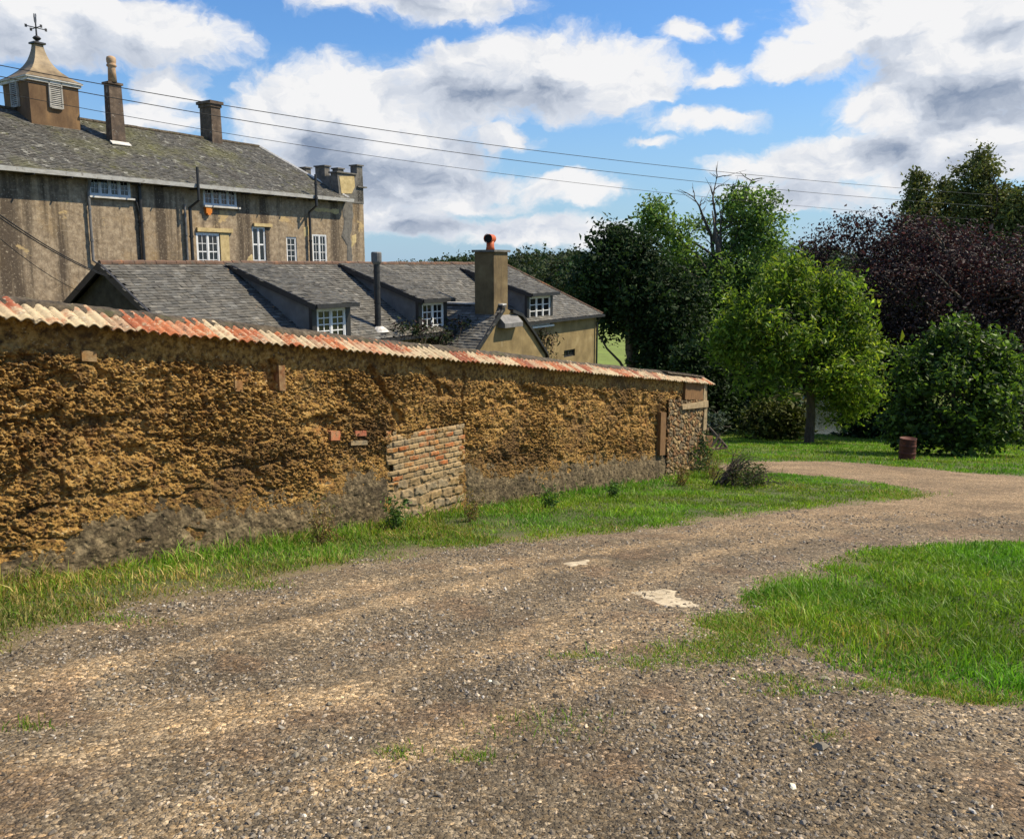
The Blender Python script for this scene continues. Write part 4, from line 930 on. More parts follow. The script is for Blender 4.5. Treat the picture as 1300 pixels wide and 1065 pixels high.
r = crect(632, 408, 655, 415, WY); mb = MB(); mb.frustum([(r[0], WY-.28, r[2]), (r[1], WY-.28, r[2]), (r[1], WY-.002, r[2]), (r[0], WY-.002, r[2])], [(r[0], WY-.28, r[2]+.14), (r[1], WY-.28, r[2]+.14), (r[1], WY-.002, r[2]+.4), (r[0], WY-.002, r[2]+.4)]); mb.build('lead_shelf', mat['greypipe'], wing)

# ------------------------------------------------------------------ plants
def leaves(cent, spread, per, size, cols, r, flat=.75, up=0., squash=.8, aspect=.55):
    """leaf-sized rhombs round every cluster centre"""
    n = len(cent)*per
    c = np.repeat(cent, per, 0)+r.normal(0, 1, (n, 3))*np.array([1, 1, squash])*np.repeat(np.broadcast_to(spread, (len(cent),)), per)[:, None]
    d = r.normal(0, 1, (n, 3)); d[:, 2] = d[:, 2]*flat-up; d /= np.linalg.norm(d, axis=1)[:, None]
    q = r.normal(0, 1, (n, 3)); s = np.cross(d, q); s /= np.linalg.norm(s, axis=1)[:, None]+1e-9
    L_ = size*r.lognormal(0, .3, n)[:, None]; W_ = L_*aspect
    nn = np.cross(d, s)*L_*.12
    V = np.stack([c-d*L_/2, c+s*W_/2+nn, c+d*L_/2, c-s*W_/2+nn], 1).reshape(-1, 3)
    Fq = np.arange(4*n).reshape(n, 4)
    i = r.integers(0, len(cols), n); C = np.array(cols)[i]*r.lognormal(0, .25, n)[:, None]
    ct = np.repeat(r.lognormal(0, .22, len(cent)), per)[:, None]
    return V, Fq, np.repeat(C*ct, 4, 0)
def lobe_points(lobes, n, r, shell=.5, gap=.05, fs=.5):
    """points spread through egg-shaped lobes, thinned by noise so the crown has holes and an uneven edge"""
    vol = np.array([l[3]*l[4]*l[5] for l in lobes])**.8; k = r.choice(len(lobes), n*2, p=vol/vol.sum()); Lb = np.array(lobes)[k]
    v = r.normal(0, 1, (n*2, 3)); v /= np.linalg.norm(v, axis=1)[:, None]
    rad = 1-(1-shell)*r.random(n*2)**1.4
    rad *= 1+.42*fbm(v[:, 0]*3.1+k*7, v[:, 1]*3.1, v[:, 2]*3.1, 3); rad *= np.where(r.random(n*2) < .05, r.uniform(1.05, 1.2, n*2), 1.)
    P = Lb[:, :3]+v*Lb[:, 3:]*rad[:, None]
    keep = fbm(P[:, 0]*fs, P[:, 1]*fs, P[:, 2]*fs, 3) > gap-.35
    return P[keep][:n]
def limb(mb, p, q, r0, r1, r, n=7, bow=.12):
    p = np.array(p); q = np.array(q); k = 6; L_ = np.linalg.norm(q-p); off = r.normal(0, 1, 3)*L_*bow*.5; off[2] = abs(off[2])
    pts = []
    for i in range(k):
        t = i/(k-1); pts.append(tuple(p*(1-t)+q*t+off*math.sin(math.pi*t)+(r.normal(0, L_*.015, 3) if 0 < i < k-1 else 0)))
    mb.tube(pts, [r0+(r1-r0)*(i/(k-1)) for i in range(k)], n); return pts
def tree(name, cat, label, base, lobes, ncl, per, spread, size, cols, m='leaf', tr=.3, fork=.35, seed=1, shell=.5, gap=.0, group=None, bark='bark', limbs=26, up=.2, aspect=.55, crown_name='crown', fs=.5, squash=.8, lean=(0, 0)):
    r = np.random.default_rng(seed); base = np.array(base, float)
    root = empty(name, tuple(base)); tag(root, label, cat, group)
    lb = [(l[0]-base[0], l[1]-base[1], l[2]-base[2], *l[3:]) for l in lobes]
    P = lobe_points(lb, ncl, r, shell, gap, fs)
    V, Fq, C = leaves(P, spread, per, size, cols, r, up=up, aspect=aspect, squash=squash)
    mesh_np(crown_name, V, [Fq], mat[m], root, col=np.clip(C, .002, .8))
    top = max(l[2]+l[5]*.6 for l in lb); cx = np.mean([l[0] for l in lb]); cy = np.mean([l[1] for l in lb])
    mb = MB(); fz = max(.6, top*fork)
    trunk = [(0, 0, -.3), (0, 0, .1), (lean[0]*.4+.03, lean[1]*.4, fz*.5), (lean[0]+cx*.12, lean[1]+cy*.12, fz), (cx*.5, cy*.5, (fz+top)/2), (cx, cy, top*.92)]
    mb.tube(trunk, [tr*1.35, tr*1.1, tr*.95, tr*.85, tr*.5, tr*.1], 10)
    for i in r.choice(len(P), min(limbs, len(P)), replace=False):
        q = P[i]; t = r.uniform(0, .75); p = np.array(trunk[3])*(1-t)+np.array(trunk[5])*t
        if q[2] < p[2]-.6: p = np.array(trunk[3])
        ln = limb(mb, p, q, tr*.38*(1-t*.5), tr*.05, r)
        for _ in range(2):
            j = r.integers(0, len(P)); a = np.array(ln[3])
            if np.linalg.norm(P[j]-a) < 3.2: limb(mb, a, P[j], tr*.14, tr*.03, r, 5)
    mb.build('trunk', mat[bark], root, smooth=True)
    return root
def lobe(px, py, d, rx, ry, rd=None):
    p = at(px, py, d); k = d/F; rx, ry = rx*k, ry*k
    return (*p, rx, rd*k if rd else (rx+ry)/2, ry)
def on(px, d, y0=560):
    """foot on the terrain under pixel column px at camera depth d"""
    p = at(px, y0, d); return (p[0], p[1], float(terrain(p[0], p[1])))
DARKG = [(.016, .032, .011), (.024, .045, .014), (.034, .06, .018), (.02, .038, .014)]
MIDG = [(.1, .165, .04), (.125, .195, .045), (.16, .235, .06), (.08, .135, .035)]
WALN = [(.085, .15, .018), (.115, .185, .022), (.15, .22, .03), (.065, .115, .016), (.185, .235, .035)]
PURP = [(.026, .018, .017), (.037, .024, .022), (.055, .036, .031), (.02, .014, .014), (.09, .062, .052)]
OLIV = [(.09, .105, .03), (.13, .14, .04), (.165, .165, .055), (.07, .085, .026)]
BUSH = [(.034, .066, .012), (.055, .1, .016), (.085, .14, .022), (.024, .046, .01), (.12, .18, .03)]
# dark oak behind the cottage
tree('oak_tree', 'tree', 'broad dark green tree standing just right of the cottage gable end', on(800, 56),
     [lobe(*a) for a in ((790, 335, 56, 42, 48), (752, 368, 56, 28, 46), (822, 365, 56, 42, 40), (808, 385, 56, 52, 44), (850, 400, 55, 45, 60), (742, 388, 56, 14, 16), (845, 445, 55, 42, 45), (775, 305, 56, 22, 22), (790, 318, 57, 20, 20))],
     1700, 26, .42, .3, DARKG, 'leafdull', .4, .2, 3, .45, gap=.06)
# ash with bare top branches
ash = tree('ash_tree', 'tree', 'tall pale green tree with bare dead branches sticking out of its top', on(915, 62),
     [lobe(*a) for a in ((836, 272, 58, 24, 18), (828, 292, 58, 22, 16), (856, 290, 58, 26, 18), (862, 315, 59, 22, 20), (945, 262, 62, 38, 26), (965, 295, 62, 34, 28), (925, 300, 63, 40, 30), (905, 345, 62, 60, 34), (960, 345, 62, 45, 34), (890, 395, 61, 55, 45), (945, 395, 62, 60, 45), (905, 455, 61, 60, 40), (868, 350, 62, 30, 40), (925, 260, 62, 22, 16))],
     1700, 20, .4, .28, MIDG, 'leaf', .42, .45, 5, .4, gap=.22, limbs=44, fs=.45)
def dead_branches():
    r = np.random.default_rng(4); b = np.array(ash.location); mb = MB()
    def go(pts, r0):
        w = [at(x, y, 62)-b+np.array([0, r.normal(0, .25), 0]) for x, y in pts]; k = len(w)
        mb.tube([tuple(p) for p in w], [r0*(1-.85*i/(k-1)) for i in range(k)], 6)
        for i in range(1, k):
            for _ in range(3):
                t = r.random(); p = w[i-1]*(1-t)+w[i]*t; d = r.normal(0, 1, 3); d[2] = abs(d[2]); d /= np.linalg.norm(d)
                q = p+d*r.uniform(.5, 1.3); mb.tube([tuple(p), tuple((p+q)/2+r.normal(0, .08, 3)), tuple(q)], [.045, .032, .012], 5)
                e = q+(d+r.normal(0, .7, 3))*.45; mb.tube([tuple((p+q)/2), tuple(e)], [.028, .01], 4)
    go([(900, 400), (908, 350), (905, 300), (893, 275), (886, 262), (880, 250)], .2)
    go([(906, 310), (908, 275), (904, 252), (909, 236), (912, 222)], .12)
    go([(930, 320), (940, 280), (945, 252), (951, 236), (955, 228)], .12)
    go([(942, 268), (932, 248), (926, 236)], .1); go([(893, 275), (884, 288), (874, 300)], .1); go([(905, 300), (925, 285), (940, 282)], .1)
    mb.build('dead_branch', mat['bark'], ash)
dead_branches()
# walnut on the lawn
wb = plane_hit(1027, 562)
tree('walnut_tree', 'tree', 'bright yellow green leafy tree with one straight trunk in the middle of the lawn', (wb[0], wb[1], float(terrain(wb[0], wb[1]))),
     [lobe(*a) for a in ((1003, 362, 43, 50, 36), (958, 402, 43, 46, 44), (1062, 392, 43, 52, 44), (1010, 420, 42, 80, 50), (1090, 432, 43, 34, 44), (940, 445, 43, 38, 50), (1050, 470, 42, 62, 48), (985, 475, 42, 55, 40), (1082, 505, 43, 34, 42), (1090, 530, 43, 16, 26), (948, 478, 43, 28, 24), (1020, 345, 43, 26, 20), (915, 425, 43, 18, 28), (1112, 455, 43, 14, 22))],
     1000, 24, .3, .27, WALN, 'leafwal', .24, .3, 8, .35, gap=.22, limbs=54, up=.55, aspect=.42, fs=.55)
# copper beech
tree('copper_beech', 'tree', 'huge dark purple leaved tree filling the right edge behind the green bush', on(1292, 47),
     [lobe(*a) for a in ((1085, 300, 52, 46, 26), (1048, 322, 52, 40, 30), (1040, 350, 53, 30, 40), (1150, 325, 51, 60, 50), (1225, 330, 50, 60, 42), (1290, 345, 49, 60, 50), (1200, 390, 48, 90, 70), (1120, 390, 50, 55, 70), (1290, 400, 46, 60, 80), (1140, 470, 49, 52, 60), (1230, 460, 48, 80, 60), (1300, 480, 45, 45, 60), (1360, 400, 48, 70, 100), (1130, 525, 50, 40, 38))],
     3000, 30, .42, .19, PURP, 'leafpurple', .55, .25, 10, .4, gap=.14, limbs=46)
# tall cypresses far right
for i, (lb, sd, lab) in enumerate((
    ([(1245, 200, 80, 12, 16), (1243, 222, 80, 30, 24), (1248, 250, 80, 40, 22), (1240, 280, 80, 46, 28), (1225, 250, 81, 20, 16), (1272, 262, 80, 22, 20)], 12, 'tallest olive green conifer rising above the purple tree at far right'),
    ([(1165, 226, 84, 9, 9), (1163, 242, 84, 17, 13), (1168, 262, 84, 22, 16), (1162, 280, 84, 25, 20)], 13, 'shorter olive conifer with rounded top left of the tallest conifer'),
    ([(1200, 238, 86, 13, 12), (1198, 255, 86, 18, 14), (1202, 275, 86, 26, 18)], 14, 'lower olive conifer tucked between two taller conifers'),
    ([(1288, 262, 76, 14, 18), (1296, 285, 76, 22, 24), (1310, 262, 76, 20, 26)], 15, 'ragged olive tree cut off by the right edge above the purple tree'))):
    px0 = lb[0][0]; d0 = lb[0][2]
    tree('conifer_tree', 'tree', lab, on(px0, d0), [lobe(*a) for a in lb]+[lobe(px0, 330, d0, 40, 50), lobe(px0, 420, d0, 45, 60)], 900, 30, .42, .34, OLIV, 'leafdull', .22, .5, sd, .2, gap=-.1, group='conifers behind the purple tree', limbs=22, up=-.1)
# big bush on the right
bb = at(1212, 560, 32.5)
tree('laurel_bush', 'bush', 'large rounded glossy green bush between the rusty barrel and the right edge', (bb[0], bb[1], float(terrain(bb[0], bb[1]))),
     [lobe(*a) for a in ((1213, 430, 32.5, 30, 24), (1180, 462, 32.5, 38, 36), (1240, 455, 32.5, 42, 36), (1268, 490, 32.5, 36, 44), (1165, 505, 32.5, 34, 44), (1215, 505, 32.2, 66, 54), (1265, 548, 32.5, 34, 34), (1170, 552, 32.5, 30, 30), (1220, 560, 32.5, 56, 24), (1147, 480, 32.5, 12, 18), (1140, 540, 32.5, 12, 28))],
     900, 22, .26, .2, BUSH, 'leaf', .1, .12, 16, .35, gap=.27, limbs=24, aspect=.6, fs=.8)
# understorey at the foot of the trees
for (nm, lab, px0, d0, lb, cols, ncl, sd) in (
    ('yew_bush', 'very dark bush under the tall pale tree left of the walnut trunk', 955, 56, ((930, 480, 56, 45, 36), (965, 500, 56, 40, 34), (905, 495, 56, 36, 36), (985, 520, 56, 30, 26), (930, 525, 56, 50, 24)), DARKG, 620, 21),
    ('holly_bush', 'dark bush at the lawn edge behind the end of the earth wall', 893, 50, ((890, 470, 50, 34, 40), (880, 510, 50, 30, 36), (915, 520, 50, 28, 28)), DARKG, 420, 22),
    ('hazel_bush', 'small yellowish bush at the foot of the walnut trunk', 985, 46, ((975, 535, 46, 20, 18), (995, 545, 46, 18, 14), (1004, 530, 46, 10, 14)), [(.07, .085, .018), (.05, .065, .015), (.09, .1, .03)], 160, 23),
    ('elder_bush', 'dark bush in the gap between the walnut crown and the large glossy bush', 1115, 49, ((1110, 500, 50, 30, 50), (1100, 545, 49, 26, 26), (1135, 540, 49, 26, 32)), DARKG, 420, 24),
    ('willow_bush', 'dark waterside bush overhanging the pond behind the walnut', 1090, 70, ((1085, 480, 70, 40, 30), (1030, 470, 72, 50, 30), (975, 470, 72, 40, 40)), DARKG, 520, 25)):
    tree(nm, 'bush', lab, on(px0, d0), [lobe(*a) for a in lb], ncl, 24, .45, .3, cols, 'leafdull', .12, .15, sd, .35, gap=-.1, limbs=14)
sb = plane_hit(903, 566)
tree('grey_shrub', 'shrub', 'small grey green shrub peeping round the far end of the earth wall', (sb[0], sb[1]+.5, float(terrain(sb[0], sb[1]+.5))), [lobe(*a) for a in ((900, 524, 27.5, 13, 13), (904, 538, 27.5, 12, 14), (893, 532, 27.8, 12, 16))], 90, 22, .16, .13, [(.07, .09, .06), (.1, .125, .085), (.045, .06, .035)], 'leafdull', .05, .2, 26, .4, limbs=10)
# creeper over the wing roof
rr = np.random.default_rng(31)
lbs = [(*CF.hit(x, y, Y_), a, a, b) for x, y, Y_, a, b in ((515, 418, -.3, .5, .35), (535, 422, -.3, .4, .3), (585, 415, -.4, .5, .3), (600, 425, -1.2, .5, .3), (560, 430, -.3, .5, .3), (690, 425, -.25, .3, .5), (700, 440, -.2, .3, .5))]
cp = empty('creeper', tuple(CF.o), CF.rz); tag(cp, 'dark tangled creeper on the cottage roof below the middle dormer', 'creeper')
P = lobe_points(lbs[:3]+lbs[4:], 95, rr, .2, -.2, 1.); V, Fq, C = leaves(P, .13, 14, .1, [(.03, .035, .018), (.05, .03, .028), (.035, .05, .02)], rr)
mesh_np('foliage', V, [Fq], mat['leafdull'], cp, col=C)
mb = MB()
for i in range(40):
    q = P[rr.integers(0, len(P))]; limb(mb, q-np.array([rr.normal(0, .3), -.1, .7]), q, .015, .006, rr, 4)
mb.build('stem', mat['bark'], cp)
# far wood on the hill
def far_wood():
    r = np.random.default_rng(44); Vs = []; Fs = []; Cs = []; n0 = 0
    spots = []
    for _ in range(520):
        px = r.uniform(560, 1100); d = r.uniform(170, 330); spots.append((px, d, r.uniform(8, 13), 0))
    for _ in range(60): spots.append((r.uniform(655, 760), r.uniform(300, 330), r.uniform(11, 15), 0))
    for px in np.arange(498, 640, 3.6): spots.append((px+r.normal(0, 1), r.uniform(420, 440), r.uniform(9.5, 13), 1))
    for px in np.arange(960, 1080, 5): spots.append((px+r.normal(0, 2), 260+r.uniform(0, 20), r.uniform(14, 17), 0))
    for px in np.arange(758, 840, 9): spots.append((px+r.normal(0, 2), r.uniform(150, 165), r.uniform(7, 10), 0))
    for px, d, h, con in spots:
        x, y = at(px, 340, d)[:2]; z = float(terrain(x, y))
        if con: lb = [(x, y, z+h*.55, h*.10, h*.10, h*.42), (x, y, z+h*.3, h*.17, h*.17, h*.25)]
        else: lb = [(x, y, z+h*.55, h*.42, h*.42, h*.42), (x+r.normal(0, h*.2), y, z+h*.7, h*.28, h*.28, h*.26), (x+r.normal(0, h*.25), y, z+h*.35, h*.4, h*.4, h*.3)]
        P = lobe_points(lb, 34 if not con else 16, r, .6, -.3, .2)
        k = np.array([.03, .052, .022])*r.uniform(.75, 1.5)*np.array([r.uniform(.9, 1.5), 1, 1])
        V, Fq, C = leaves(P, h*.06, 9, h*.07, [k, k*1.2, k*.8], r, aspect=.7)
        Vs.append(V); Fs.append(Fq+n0); Cs.append(C); n0 += len(V)
    o = mesh_np('hillside_wood', np.concatenate(Vs), [np.concatenate(Fs)], mat['leafdull'], col=np.concatenate(Cs))
    tag(o, 'dark green wood covering the distant hillside', 'wood', kind='stuff')
far_wood()

# ------------------------------------------------------------------ grass
def grass():
    r = np.random.default_rng(9)
    Vs = []; Cs = []; n = 0
    def blades(x, y, z, h, w, cols, lean=.5):
        k = len(x); a = r.uniform(0, 6.283, k); b = r.uniform(0, 6.283, k)
        dx, dy = np.cos(a)*w/2, np.sin(a)*w/2
        ln = h*lean*np.abs(r.normal(0, 1, k)); lx, ly = np.cos(b)*ln, np.sin(b)*ln
        P = np.stack([np.stack([x-dx, y-dy, z], -1), np.stack([x+dx, y+dy, z], -1), np.stack([x+dx*.75+lx*.35, y+dy*.75+ly*.35, z+h*.6], -1), np.stack([x+lx, y+ly, z+h], -1), np.stack([x-dx*.75+lx*.35, y-dy*.75+ly*.35, z+h*.6], -1)], 1)
        Vs.append(P.reshape(-1, 3)); Cs.append(np.repeat(cols, 5, 0))
    GR = np.array([(.125, .23, .018), (.16, .27, .022), (.095, .185, .016), (.21, .3, .035)]); ST = np.array([(.42, .33, .12), (.32, .25, .085), (.24, .22, .06)])
    def field(N, x0, x1, y0, y1, d0, pw, hfun, dry, wk=1., cond=None, lean=.5):
        x = r.uniform(x0, x1, N); y = r.uniform(y0, y1, N); d = np.hypot(x, y)
        k = r.random(N) < np.clip((d0/d)**pw, 0, 1)*np.clip(.75+.8*fbm(x*.9, y*.9, 2, 3), .25, 1); x, y = x[k], y[k]
        px, py, dd = proj(x, y, GB*x+GC*y); sd = track_sd(x, y)
        L_ = (np.stack([x, y], -1)-WF.o[:2])@WF.w[:2]; s_ = (np.stack([x, y], -1)-WF.o[:2])@WF.u[:2]
        k = (px > -420) & (px < 2100) & (dd > .5) & (sd < .03+.1*r.normal(0, 1, len(x))) & ((L_ < .02) | (s_ > WALL_L+.1)) & ((x > -9) & ((y < 22) | (x > 4)))
        if cond is not None: k &= cond(x, y, px, py)
        x, y, sd = x[k], y[k], sd[k]; d = np.hypot(x, y); n = len(x)
        h = hfun(x, y)*r.lognormal(0, .35, n)*np.clip(.55+.45*sstep(0, -.35, sd), .4, 1)*np.clip(.85+.75*fbm(x*2.6, y*2.6, 5, 3), .3, 1.7)
        w = (.0045+.00075*d)*wk*r.uniform(.7, 1.3, n)
        c = GR[r.integers(0, 4, n)]; dr = r.random(n) < np.clip(dry(x, y)+.35*fbm(x*1.4, y*1.4, 8, 3), .02, .85); c = np.where(dr[:, None], ST[r.integers(0, 3, n)], c)
        c = c*r.lognormal(0, .25, n)[:, None]*(1+.45*fbm(x*1.3, y*1.3, 1, 3))[:, None]*np.stack([1+.35*fbm(x*.7, y*.7, 6, 2), np.ones(n), np.ones(n)], -1)
        blades(x, y, terrain(x, y)-.01, h, w, c, lean)
    wallprox = lambda x, y: np.exp(-np.abs((np.stack([x, y], -1)-WF.o[:2])@WF.w[:2])/.35)
    field(1050000, -9, 12, 3, 24, 9.5, 1.3, lambda x, y: .05+.085*wallprox(x, y), lambda x, y: .62*sstep(12, 5.5, np.hypot(x, y))+.05, cond=lambda x, y, px, py: (px < 1200) & (py > 594), lean=.8)
    field(560000, 2, 16, 3.5, 12.5, 7.5, 1.3, lambda x, y: np.full(x.shape, .072), lambda x, y: np.full(x.shape, -.14), cond=lambda x, y, px, py: (px > 840) & (py > 680), lean=.75)
    field(520000, 4, 52, 18, 50, 24, 1.2, lambda x, y: np.full(x.shape, .075), lambda x, y: np.full(x.shape, .02), wk=.9, cond=lambda x, y, px, py: (py < 606))
    # tufts on the gravel
    for (px, py, a, b, n) in ((925, 822, 60, 22, 4200), (880, 835, 90, 16, 1800), (930, 795, 50, 14, 3500), (740, 836, 40, 6, 260), (820, 848, 60, 8, 500), (1000, 882, 50, 8, 300), (690, 925, 90, 22, 330), (500, 962, 26, 9, 260), (600, 966, 40, 8, 130), (1050, 938, 30, 8, 90), (1090, 876, 60, 8, 500), (1180, 880, 70, 10, 900), (1240, 892, 50, 8, 700), (330, 745, 40, 7, 300), (560, 692, 40, 5, 400), (980, 866, 60, 8, 400), (35, 925, 30, 9, 90), (1140, 630, 50, 5, 1500), (150, 790, 60, 8, 400)):
        q = np.array([plane_hit(px+r.normal(0, a*.5), py+r.normal(0, b*.5)) for _ in range(n)])
        x, y = q[:, 0], q[:, 1]; d = np.hypot(x, y)
        c = GR[r.integers(0, 4, n)]*r.lognormal(0, .25, n)[:, None]; dr = r.random(n) < .35; c[dr] = ST[r.integers(0, 3, dr.sum())]
        blades(x, y, GB*x+GC*y+.01, .026*r.lognormal(0, .4, n), (.004+.0006*d)*r.uniform(.7, 1.2, n), c, .8)
    V = np.concatenate(Vs); C = np.concatenate(Cs); k = len(V)//5; b = 5*np.arange(k)[:, None]
    o = mesh_np('grass', V, [b+np.array([0, 1, 2, 4]), b+np.array([4, 2, 3])], mat['grass'], col=np.clip(C, .004, .7))
    tag(o, 'green and straw coloured grass on the verges and lawn', 'grass', kind='stuff')
grass()
# weeds along the foot of the wall: dry stalks and broad leaves
def weeds(name, label, spots, cols, h, kind_leaf, seed, group=None):
    r = np.random.default_rng(seed)
    for (px, py, dd, sc, lab) in spots:
        p = plane_hit(px, py); root = empty(name, (p[0], p[1], float(terrain(p[0], p[1])))); tag(root, lab, 'weed', group)
        mb = MB(); tips = []
        for _ in range(int(16*sc)):
            a = r.uniform(0, 6.283); ln = h*sc*r.uniform(.5, 1.1); q = np.array([math.cos(a)*ln*r.uniform(.1, .55), math.sin(a)*ln*r.uniform(.1, .55), ln]); b = np.array([r.normal(0, .07*sc), r.normal(0, .07*sc), -.03])
            limb(mb, b, q, .005, .002, r, 4, .2); tips += [q, b*.4+q*.6, b*.7+q*.3]
        mb.build('stem', mat['timber' if not kind_leaf else 'leafstem'], root)
        V, Fq, C = leaves(np.array(tips), .035*sc, 6, .055 if kind_leaf else .04, cols, r, aspect=.4)
        mesh_np('foliage', V, [Fq], mat['leaf'], root, col=C)
mat['leafstem'] = M('green_stem', [(.3, (.06, .09, .02)), (.7, (.12, .15, .04))], 5)
weeds('dry_weed', '', [(412, 690, 0, 1.2, 'dry brown weed against the plinth left of the brick patch'), (600, 662, 0, .9, 'dry brown weed at the wall foot just right of the brick patch'), (865, 617, 0, 1.5, 'tall dry weed against the stone end of the wall'),
       (905, 608, 0, 1.6, 'straw coloured weed on the grass beyond the wall corner')], [(.24, .16, .06), (.3, .22, .09), (.12, .12, .03)], .42, False, 51, 'dry weeds at the wall foot')
weeds('nettle', '', [(700, 645, 0, 1.0, 'green nettle at the wall foot below the tiles between brick patch and corner'), (505, 672, 0, 1.1, 'green nettle below the left edge of the brick patch'), (780, 632, 0, .9, 'green nettle at the wall foot near the taller grey render')],
      [(.07, .14, .025), (.09, .17, .03), (.05, .1, .02)], .34, True, 52, 'nettles at the wall foot')
# ivy on the wall end
rr = np.random.default_rng(33); iv = empty('ivy', tuple(WF.o), WF.rz); tag(iv, 'ivy climbing the pale stone end of the earth wall', 'ivy')
pp = []; mb = MB()
for s0_, h1 in ((L-.1, 1.1), (L-.35, .8), (L-.85, .75), (L+.05, .9)):
    P = [np.array(wp(s0_+rr.normal(0, .05)+.1*math.sin(h*5), .1+rr.uniform(0, .05), h)) for h in np.arange(-.1, h1, .08)]
    mb = MB(); mb.tube([tuple(p) for p in P], .008, 4); pp += P; mb.build('stem', mat['bark'], iv)
V, Fq, C = leaves(np.array(pp), .075, 16, .06, [(.03, .06, .015), (.045, .08, .02), (.06, .09, .025)], rr, aspect=.8); mesh_np('foliage', V, [Fq], mat['leaf'], iv, col=C)

# ------------------------------------------------------------------ barrel, timber, brush
bp = plane_hit(1151, 584); bz = float(terrain(bp[0], bp[1]))
br = empty('oil_drum', (bp[0], bp[1], bz)); tag(br, 'rusty red brown steel drum standing at the lawn edge in front of dark bushes', 'drum')
pf = []
for z in np.linspace(0, .8, 37):
    r = .275
    for zr in (.27, .53):
        r += .018*math.exp(-((z-zr)/.025)**2)
    r += .008*math.sin(z*70)*.3
    if z < .02 or z > .78: r += .012
    pf.append((r, z))
mb = MB(); mb.lathe(pf+[(.262, .8), (.255, .775), (.0, .772)], (0, 0, 0), 32); mb.build('drum_body', mat['rust'], br, smooth=True)
mb = MB(); mb.lathe([(.035, 0), (.035, .02), (.0, .021)], (.16, 0, .773), 10); mb.build('bung', mat['rust'], br)
def timber_heap():
    d = 25.2; o = plane_hit(905, 575); z = float(terrain(o[0], o[1])); root = empty('timber_frame', (o[0], o[1], z)); tag(root, 'broken wooden frame with slats and a leaning pole beside the wall corner', 'timber')
    W_ = lambda px, py, dd=0.: tuple(at(px, py, d+dd)-np.array([o[0], o[1], z]))
    mb = MB(); mb.tube([W_(893, 534, .5), W_(908, 551, .2), W_(923, 568)], [.035, .045, .05], 8); mb.build('pole', mat['bark'], root)
    for (a, b, w) in (((903, 567), (914, 551), .08), ((909, 568), (916, 559), .08), ((915, 568), (918, 563), .07)):
        mb = MB(); mb.bar(W_(*a), W_(*b), w, .035); mb.build('slat', mat['deadwood'], root)
    mb = MB(); mb.bar(W_(904, 570), W_(923, 568.5), .09, .05); mb.build('base_board', mat['deadwood'], root)
    mb = MB(); q0, q1 = W_(892, 570, .3), W_(905, 568, .3); q2, q3 = W_(905, 553, .5), W_(892, 553, .5)
    for i in range(4):
        t0, t1 = i/4, (i+.92)/4; l = lambda p, q, t: tuple(np.array(p)*(1-t)+np.array(q)*t)
        A_, B_, C_, D_ = l(q0, q3, t0), l(q1, q2, t0), l(q1, q2, t1), l(q0, q3, t1); sh = np.array([0, .04, 0])
        mb.frustum([A_, B_, tuple(np.array(B_)+sh), tuple(np.array(A_)+sh)], [D_, C_, tuple(np.array(C_)+sh), tuple(np.array(D_)+sh)])
    mb.build('board_panel', mat['timber'], root)
    mb = MB(); mb.bar(W_(899, 552, .3), W_(898.5, 543, .3), .06, .05); mb.build('upright', mat['deadwood'], root)
timber_heap()
def brush():
    r = np.random.default_rng(61); o = plane_hit(945, 618); z = float(terrain(o[0], o[1])); root = empty('brush_pile', (o[0], o[1], z)); tag(root, 'heap of cut dead branches and brambles on the grass near the wall corner', 'brush heap')
    d = proj(*o)[2]; W_ = lambda px, py, dd=0.: at(px, py, d+dd)-np.array([o[0], o[1], z]); mb = MB()
    for _ in range(26):
        a = W_(918+r.normal(0, 6), 614+r.normal(0, 2), r.normal(0, .25)); b = W_(944+r.normal(0, 9), 583+r.normal(0, 6), r.normal(0, .3)); ln = limb(mb, a, b, .016, .004, r, 5, .12)
        for _ in range(3):
            p = np.array(ln[r.integers(2, 6)]); q = p+np.array([r.normal(.1, .22), r.normal(0, .15), r.normal(.05, .14)]); limb(mb, p, q, .006, .002, r, 4)
    for _ in range(70):
        a = W_(r.uniform(930, 975), r.uniform(606, 619), r.normal(0, .3)); b = a+np.array([r.normal(0, .4), r.normal(0, .3), r.uniform(-.05, .28)]); limb(mb, a, b, .009, .003, r, 4, .3)
    mb.build('branches', mat['bark'], root)
    P = np.array([W_(r.uniform(928, 968), r.uniform(592, 617), r.normal(0, .3)) for _ in range(90)]); V, Fq, C = leaves(P, .08, 14, .055, [(.07, .11, .025), (.1, .13, .04), (.12, .09, .04), (.05, .08, .02)], r)
    mesh_np('foliage', V, [Fq], mat['leafdull'], root, col=C)
brush()

# ------------------------------------------------------------------ wires
def wire(pts, d0, d1, r, label, cat, group, name, xa, xb):
    pts = np.array(pts, float); co = np.polyfit(pts[:, 0], pts[:, 1], 2 if len(pts) > 2 else 1)
    P = []
    for px in np.linspace(xa, xb, 60):
        k = (px-0)/1150.; d = 1/((1-k)/d0+k/d1); P.append(tuple(at(px, np.polyval(co, px), d)))
    o = P[0]; mb = MB(); mb.tube([tuple(np.array(p)-np.array(o)) for p in P], r, 6); ob = mb.build(name, mat['wire'], smooth=True); ob.location = o
    tag(ob, label, cat, group)
wire([(0, 84), (300, 135), (650, 188), (900, 218), (1140, 238)], 20, 50, .011, 'highest of three overhead power lines crossing the sky', 'power line', 'overhead power lines', 'power_line', -140, 1260)
wire([(0, 97), (100, 118), (300, 150), (650, 203), (900, 234), (1140, 253)], 20.6, 50.6, .011, 'middle of three overhead power lines crossing the sky', 'power line', 'overhead power lines', 'power_line', -140, 1260)
